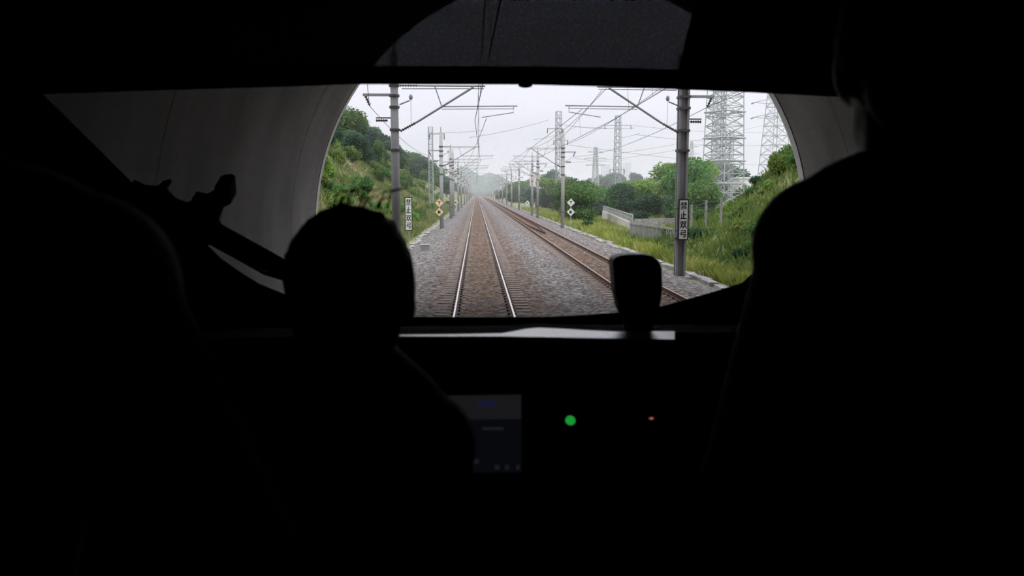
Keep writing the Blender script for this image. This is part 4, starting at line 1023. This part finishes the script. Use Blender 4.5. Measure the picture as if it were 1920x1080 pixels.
    for s in (-1, 1): b.ell(hp(s*.074, -.014, .02), (.016, .035, .045), Rh)
    rnd = random.Random(5)
    for i in range(150 if spiky else 60):
        a = rnd.uniform(0, 2*PI); c = rnd.uniform(.1, 1); d = Vector((math.cos(a)*math.sqrt(1-c*c), math.sin(a)*math.sqrt(1-c*c), c))
        if d.y > .55: continue
        p0 = hp(d.x*.084, -.022 + d.y*.092, .034 + d.z*.096); L_ = .02 if not spiky else .028
        L_ *= rnd.uniform(.05, .35); p1 = p0 + Rh @ (d*.6 + Vector((rnd.uniform(-.6, .6), rnd.uniform(-.6, .6), .1))).normalized()*L_
        b.tube([p0 - (p1-p0), p0.lerp(p1, .6), p1], [.011, .008, .005], 6)
    hair = remeshed(b, 'hair', Mhair, body, .0042, 1)
    if spiky:
        for i in range(9):
            u = rnd.uniform(-.035, .05); p0 = hp(u, rnd.uniform(-.03, .03), .130); k = .02 + rnd.random()*.022
            q = MB(); q.tube([p0, p0 + Rh @ Vector((.006, .004, k*.6)), p0 + Rh @ Vector((.006+k*.7, .01, k*.75))], [.0022, .0016, .0006], 5)
            hm = q.mesh('s'); bm = bmesh.new(); bm.from_mesh(hair.data); bm.from_mesh(hm); bm.to_mesh(hair.data); bm.free()
    b = MB(); torso(b, .020); arms(b, .016, .06)
    if collar:
        b.tube([neck + up*.005, neck + up*.045], [.074, .068], 18)
    remeshed(b, 'jacket', jacket, body, .009, 3)
    b = MB(); b.ell(pel - up*.03, (hw*.84+.010, .120, .12), Rt); legs(b, .010); remeshed(b, 'trousers', trouser, body, .010, 3)
    for s in 'LR':
        ft = Vector((math.cos(tw + PI/2), math.sin(tw + PI/2), 0)); b = MB(); c = an[s]
        b.tube([c, c - Vector((0, 0, .04))], [.048, .05], 12); R3 = Matrix.Rotation(tw, 3, 'Z')
        b.ell(c + ft*.06 - Vector((0, 0, .055)), (.048, .14, .042), R3); b.box((-.04, -.06, -.03), (.04, .15, 0), R3, c + ft*.02 - Vector((0, 0, .06)))
        remeshed(b, 'shoe', M['cab_black'], body, .008, 2)
    return body
FL = 1.65
Mj1 = mat('dark_navy_jacket', (.045,.047,.065), .9, noisy=[(.06,.062,.085)], scale=4, bump=.2)
Mj2 = mat('dark_grey_shirt', (.02,.02,.02), .9)
Mj3 = mat('black_uniform_jacket', (.022,.022,.025), .85)
Mtr = mat('black_trousers', (.012,.012,.014), .9)
# left person: only the right shoulder and arm reach into the frame
sR = at(150, 540, .70); nk = at(-130, 430, .66); sL = Vector((2*nk.x - sR.x, .66, sR.z - .01)); fx = nk.x
eR = at(438, 1030, .74); wR = eR + Vector((-.08, .22, .03))
figure('person standing close by on the left in a dark navy jacket, shoulder towards the windscreen', dict(
    pelvis=(fx, .60, FL+.92), chest=(fx, .64, sR.z - .14), neck=nk, head=nk + Vector((-.055, .03, .178)), shR=sR, shL=sL, elR=eR, elL=Vector((sL.x - .06, .66, sL.z - .28)), wrR=wR, wrL=Vector((sL.x - .02, .86, sL.z - .40)),
    hipR=(fx+.1, .60, FL+.88), hipL=(fx-.1, .60, FL+.88), knR=(fx+.12, .64, FL+.48), knL=(fx-.12, .64, FL+.48), anR=(fx+.12, .60, FL+.098), anL=(fx-.12, .60, FL+.098)), Mj1, Mtr)
# seated driver
hd = at(661, 540, 1.13); cx_ = at(630, 850, 1.10).x; sR = at(785, 838, 1.12); sL = at(470, 850, 1.10)
figure('seated person with short tousled black hair seen from behind, facing the tracks', dict(
    pelvis=(cx_, 1.02, FL+.53), chest=(cx_, 1.06, sR.z - .15), neck=at(650, 700, 1.10), head=hd - Vector((0, 0, .018)), shR=sR, shL=sL, elR=Vector((sR.x+.05, 1.20, sR.z-.26)), elL=Vector((sL.x-.05, 1.18, sL.z-.26)),
    wrR=(sR.x+.0, 1.26, 2.405), wrL=(sL.x, 1.26, 2.405), hdR=(0, 1, -.15), hdL=(0, 1, -.15), hipR=(cx_+.09, 1.04, FL+.50), hipL=(cx_-.09, 1.04, FL+.50), knR=(cx_+.12, 1.40, FL+.47), knL=(cx_-.12, 1.40, FL+.47), anR=(cx_+.12, 1.40, FL+.098), anL=(cx_-.12, 1.40, FL+.098)), Mj2, Mtr, spiky=True)
# standing person on the right
sL = at(1545, 462, .93); sR = at(1985, 480, .78); nk = at(1722, 372, .86); fx = nk.x
figure('person standing at the right in a black uniform jacket, seen from behind', dict(
    pelvis=(fx+.01, .84, FL+.92), chest=(fx+.01, .85, sL.z - .14), neck=nk, head=at(1718, 118, .88), shR=sR, shL=sL, elL=at(1405, 890, .96), elR=Vector((sR.x+.05, .76, sR.z-.28)), wrL=at(1405, 890, .96) + Vector((.10, .14, -.16)), wrR=Vector((sR.x, .95, sR.z-.40)),
    hipR=(fx+.1, .80, FL+.88), hipL=(fx-.08, .86, FL+.88), knR=(fx+.12, .84, FL+.48), knL=(fx-.10, .90, FL+.48), anR=(fx+.12, .80, FL+.098), anL=(fx-.10, .86, FL+.098)), Mj3, Mtr, yaw=-.12)

# ------------------------------------------------------------------ haze
hm = bpy.data.materials.new('hazy_air'); hm.use_nodes = True; t = hm.node_tree; t.nodes.clear()
o_ = N(t, 'ShaderNodeOutputMaterial'); vv = N(t, 'ShaderNodeVolumeScatter'); vv.inputs['Density'].default_value = .00055; vv.inputs['Color'].default_value = (.97, .985, 1, 1)
t.links.new(vv.outputs[0], o_.inputs['Volume'])
b = MB(); b.box((-600, 60, -8), (900, 1650, 38)); tag(b.build('haze', hm), 'thin pale haze over the distant line', 'haze', kind='stuff')
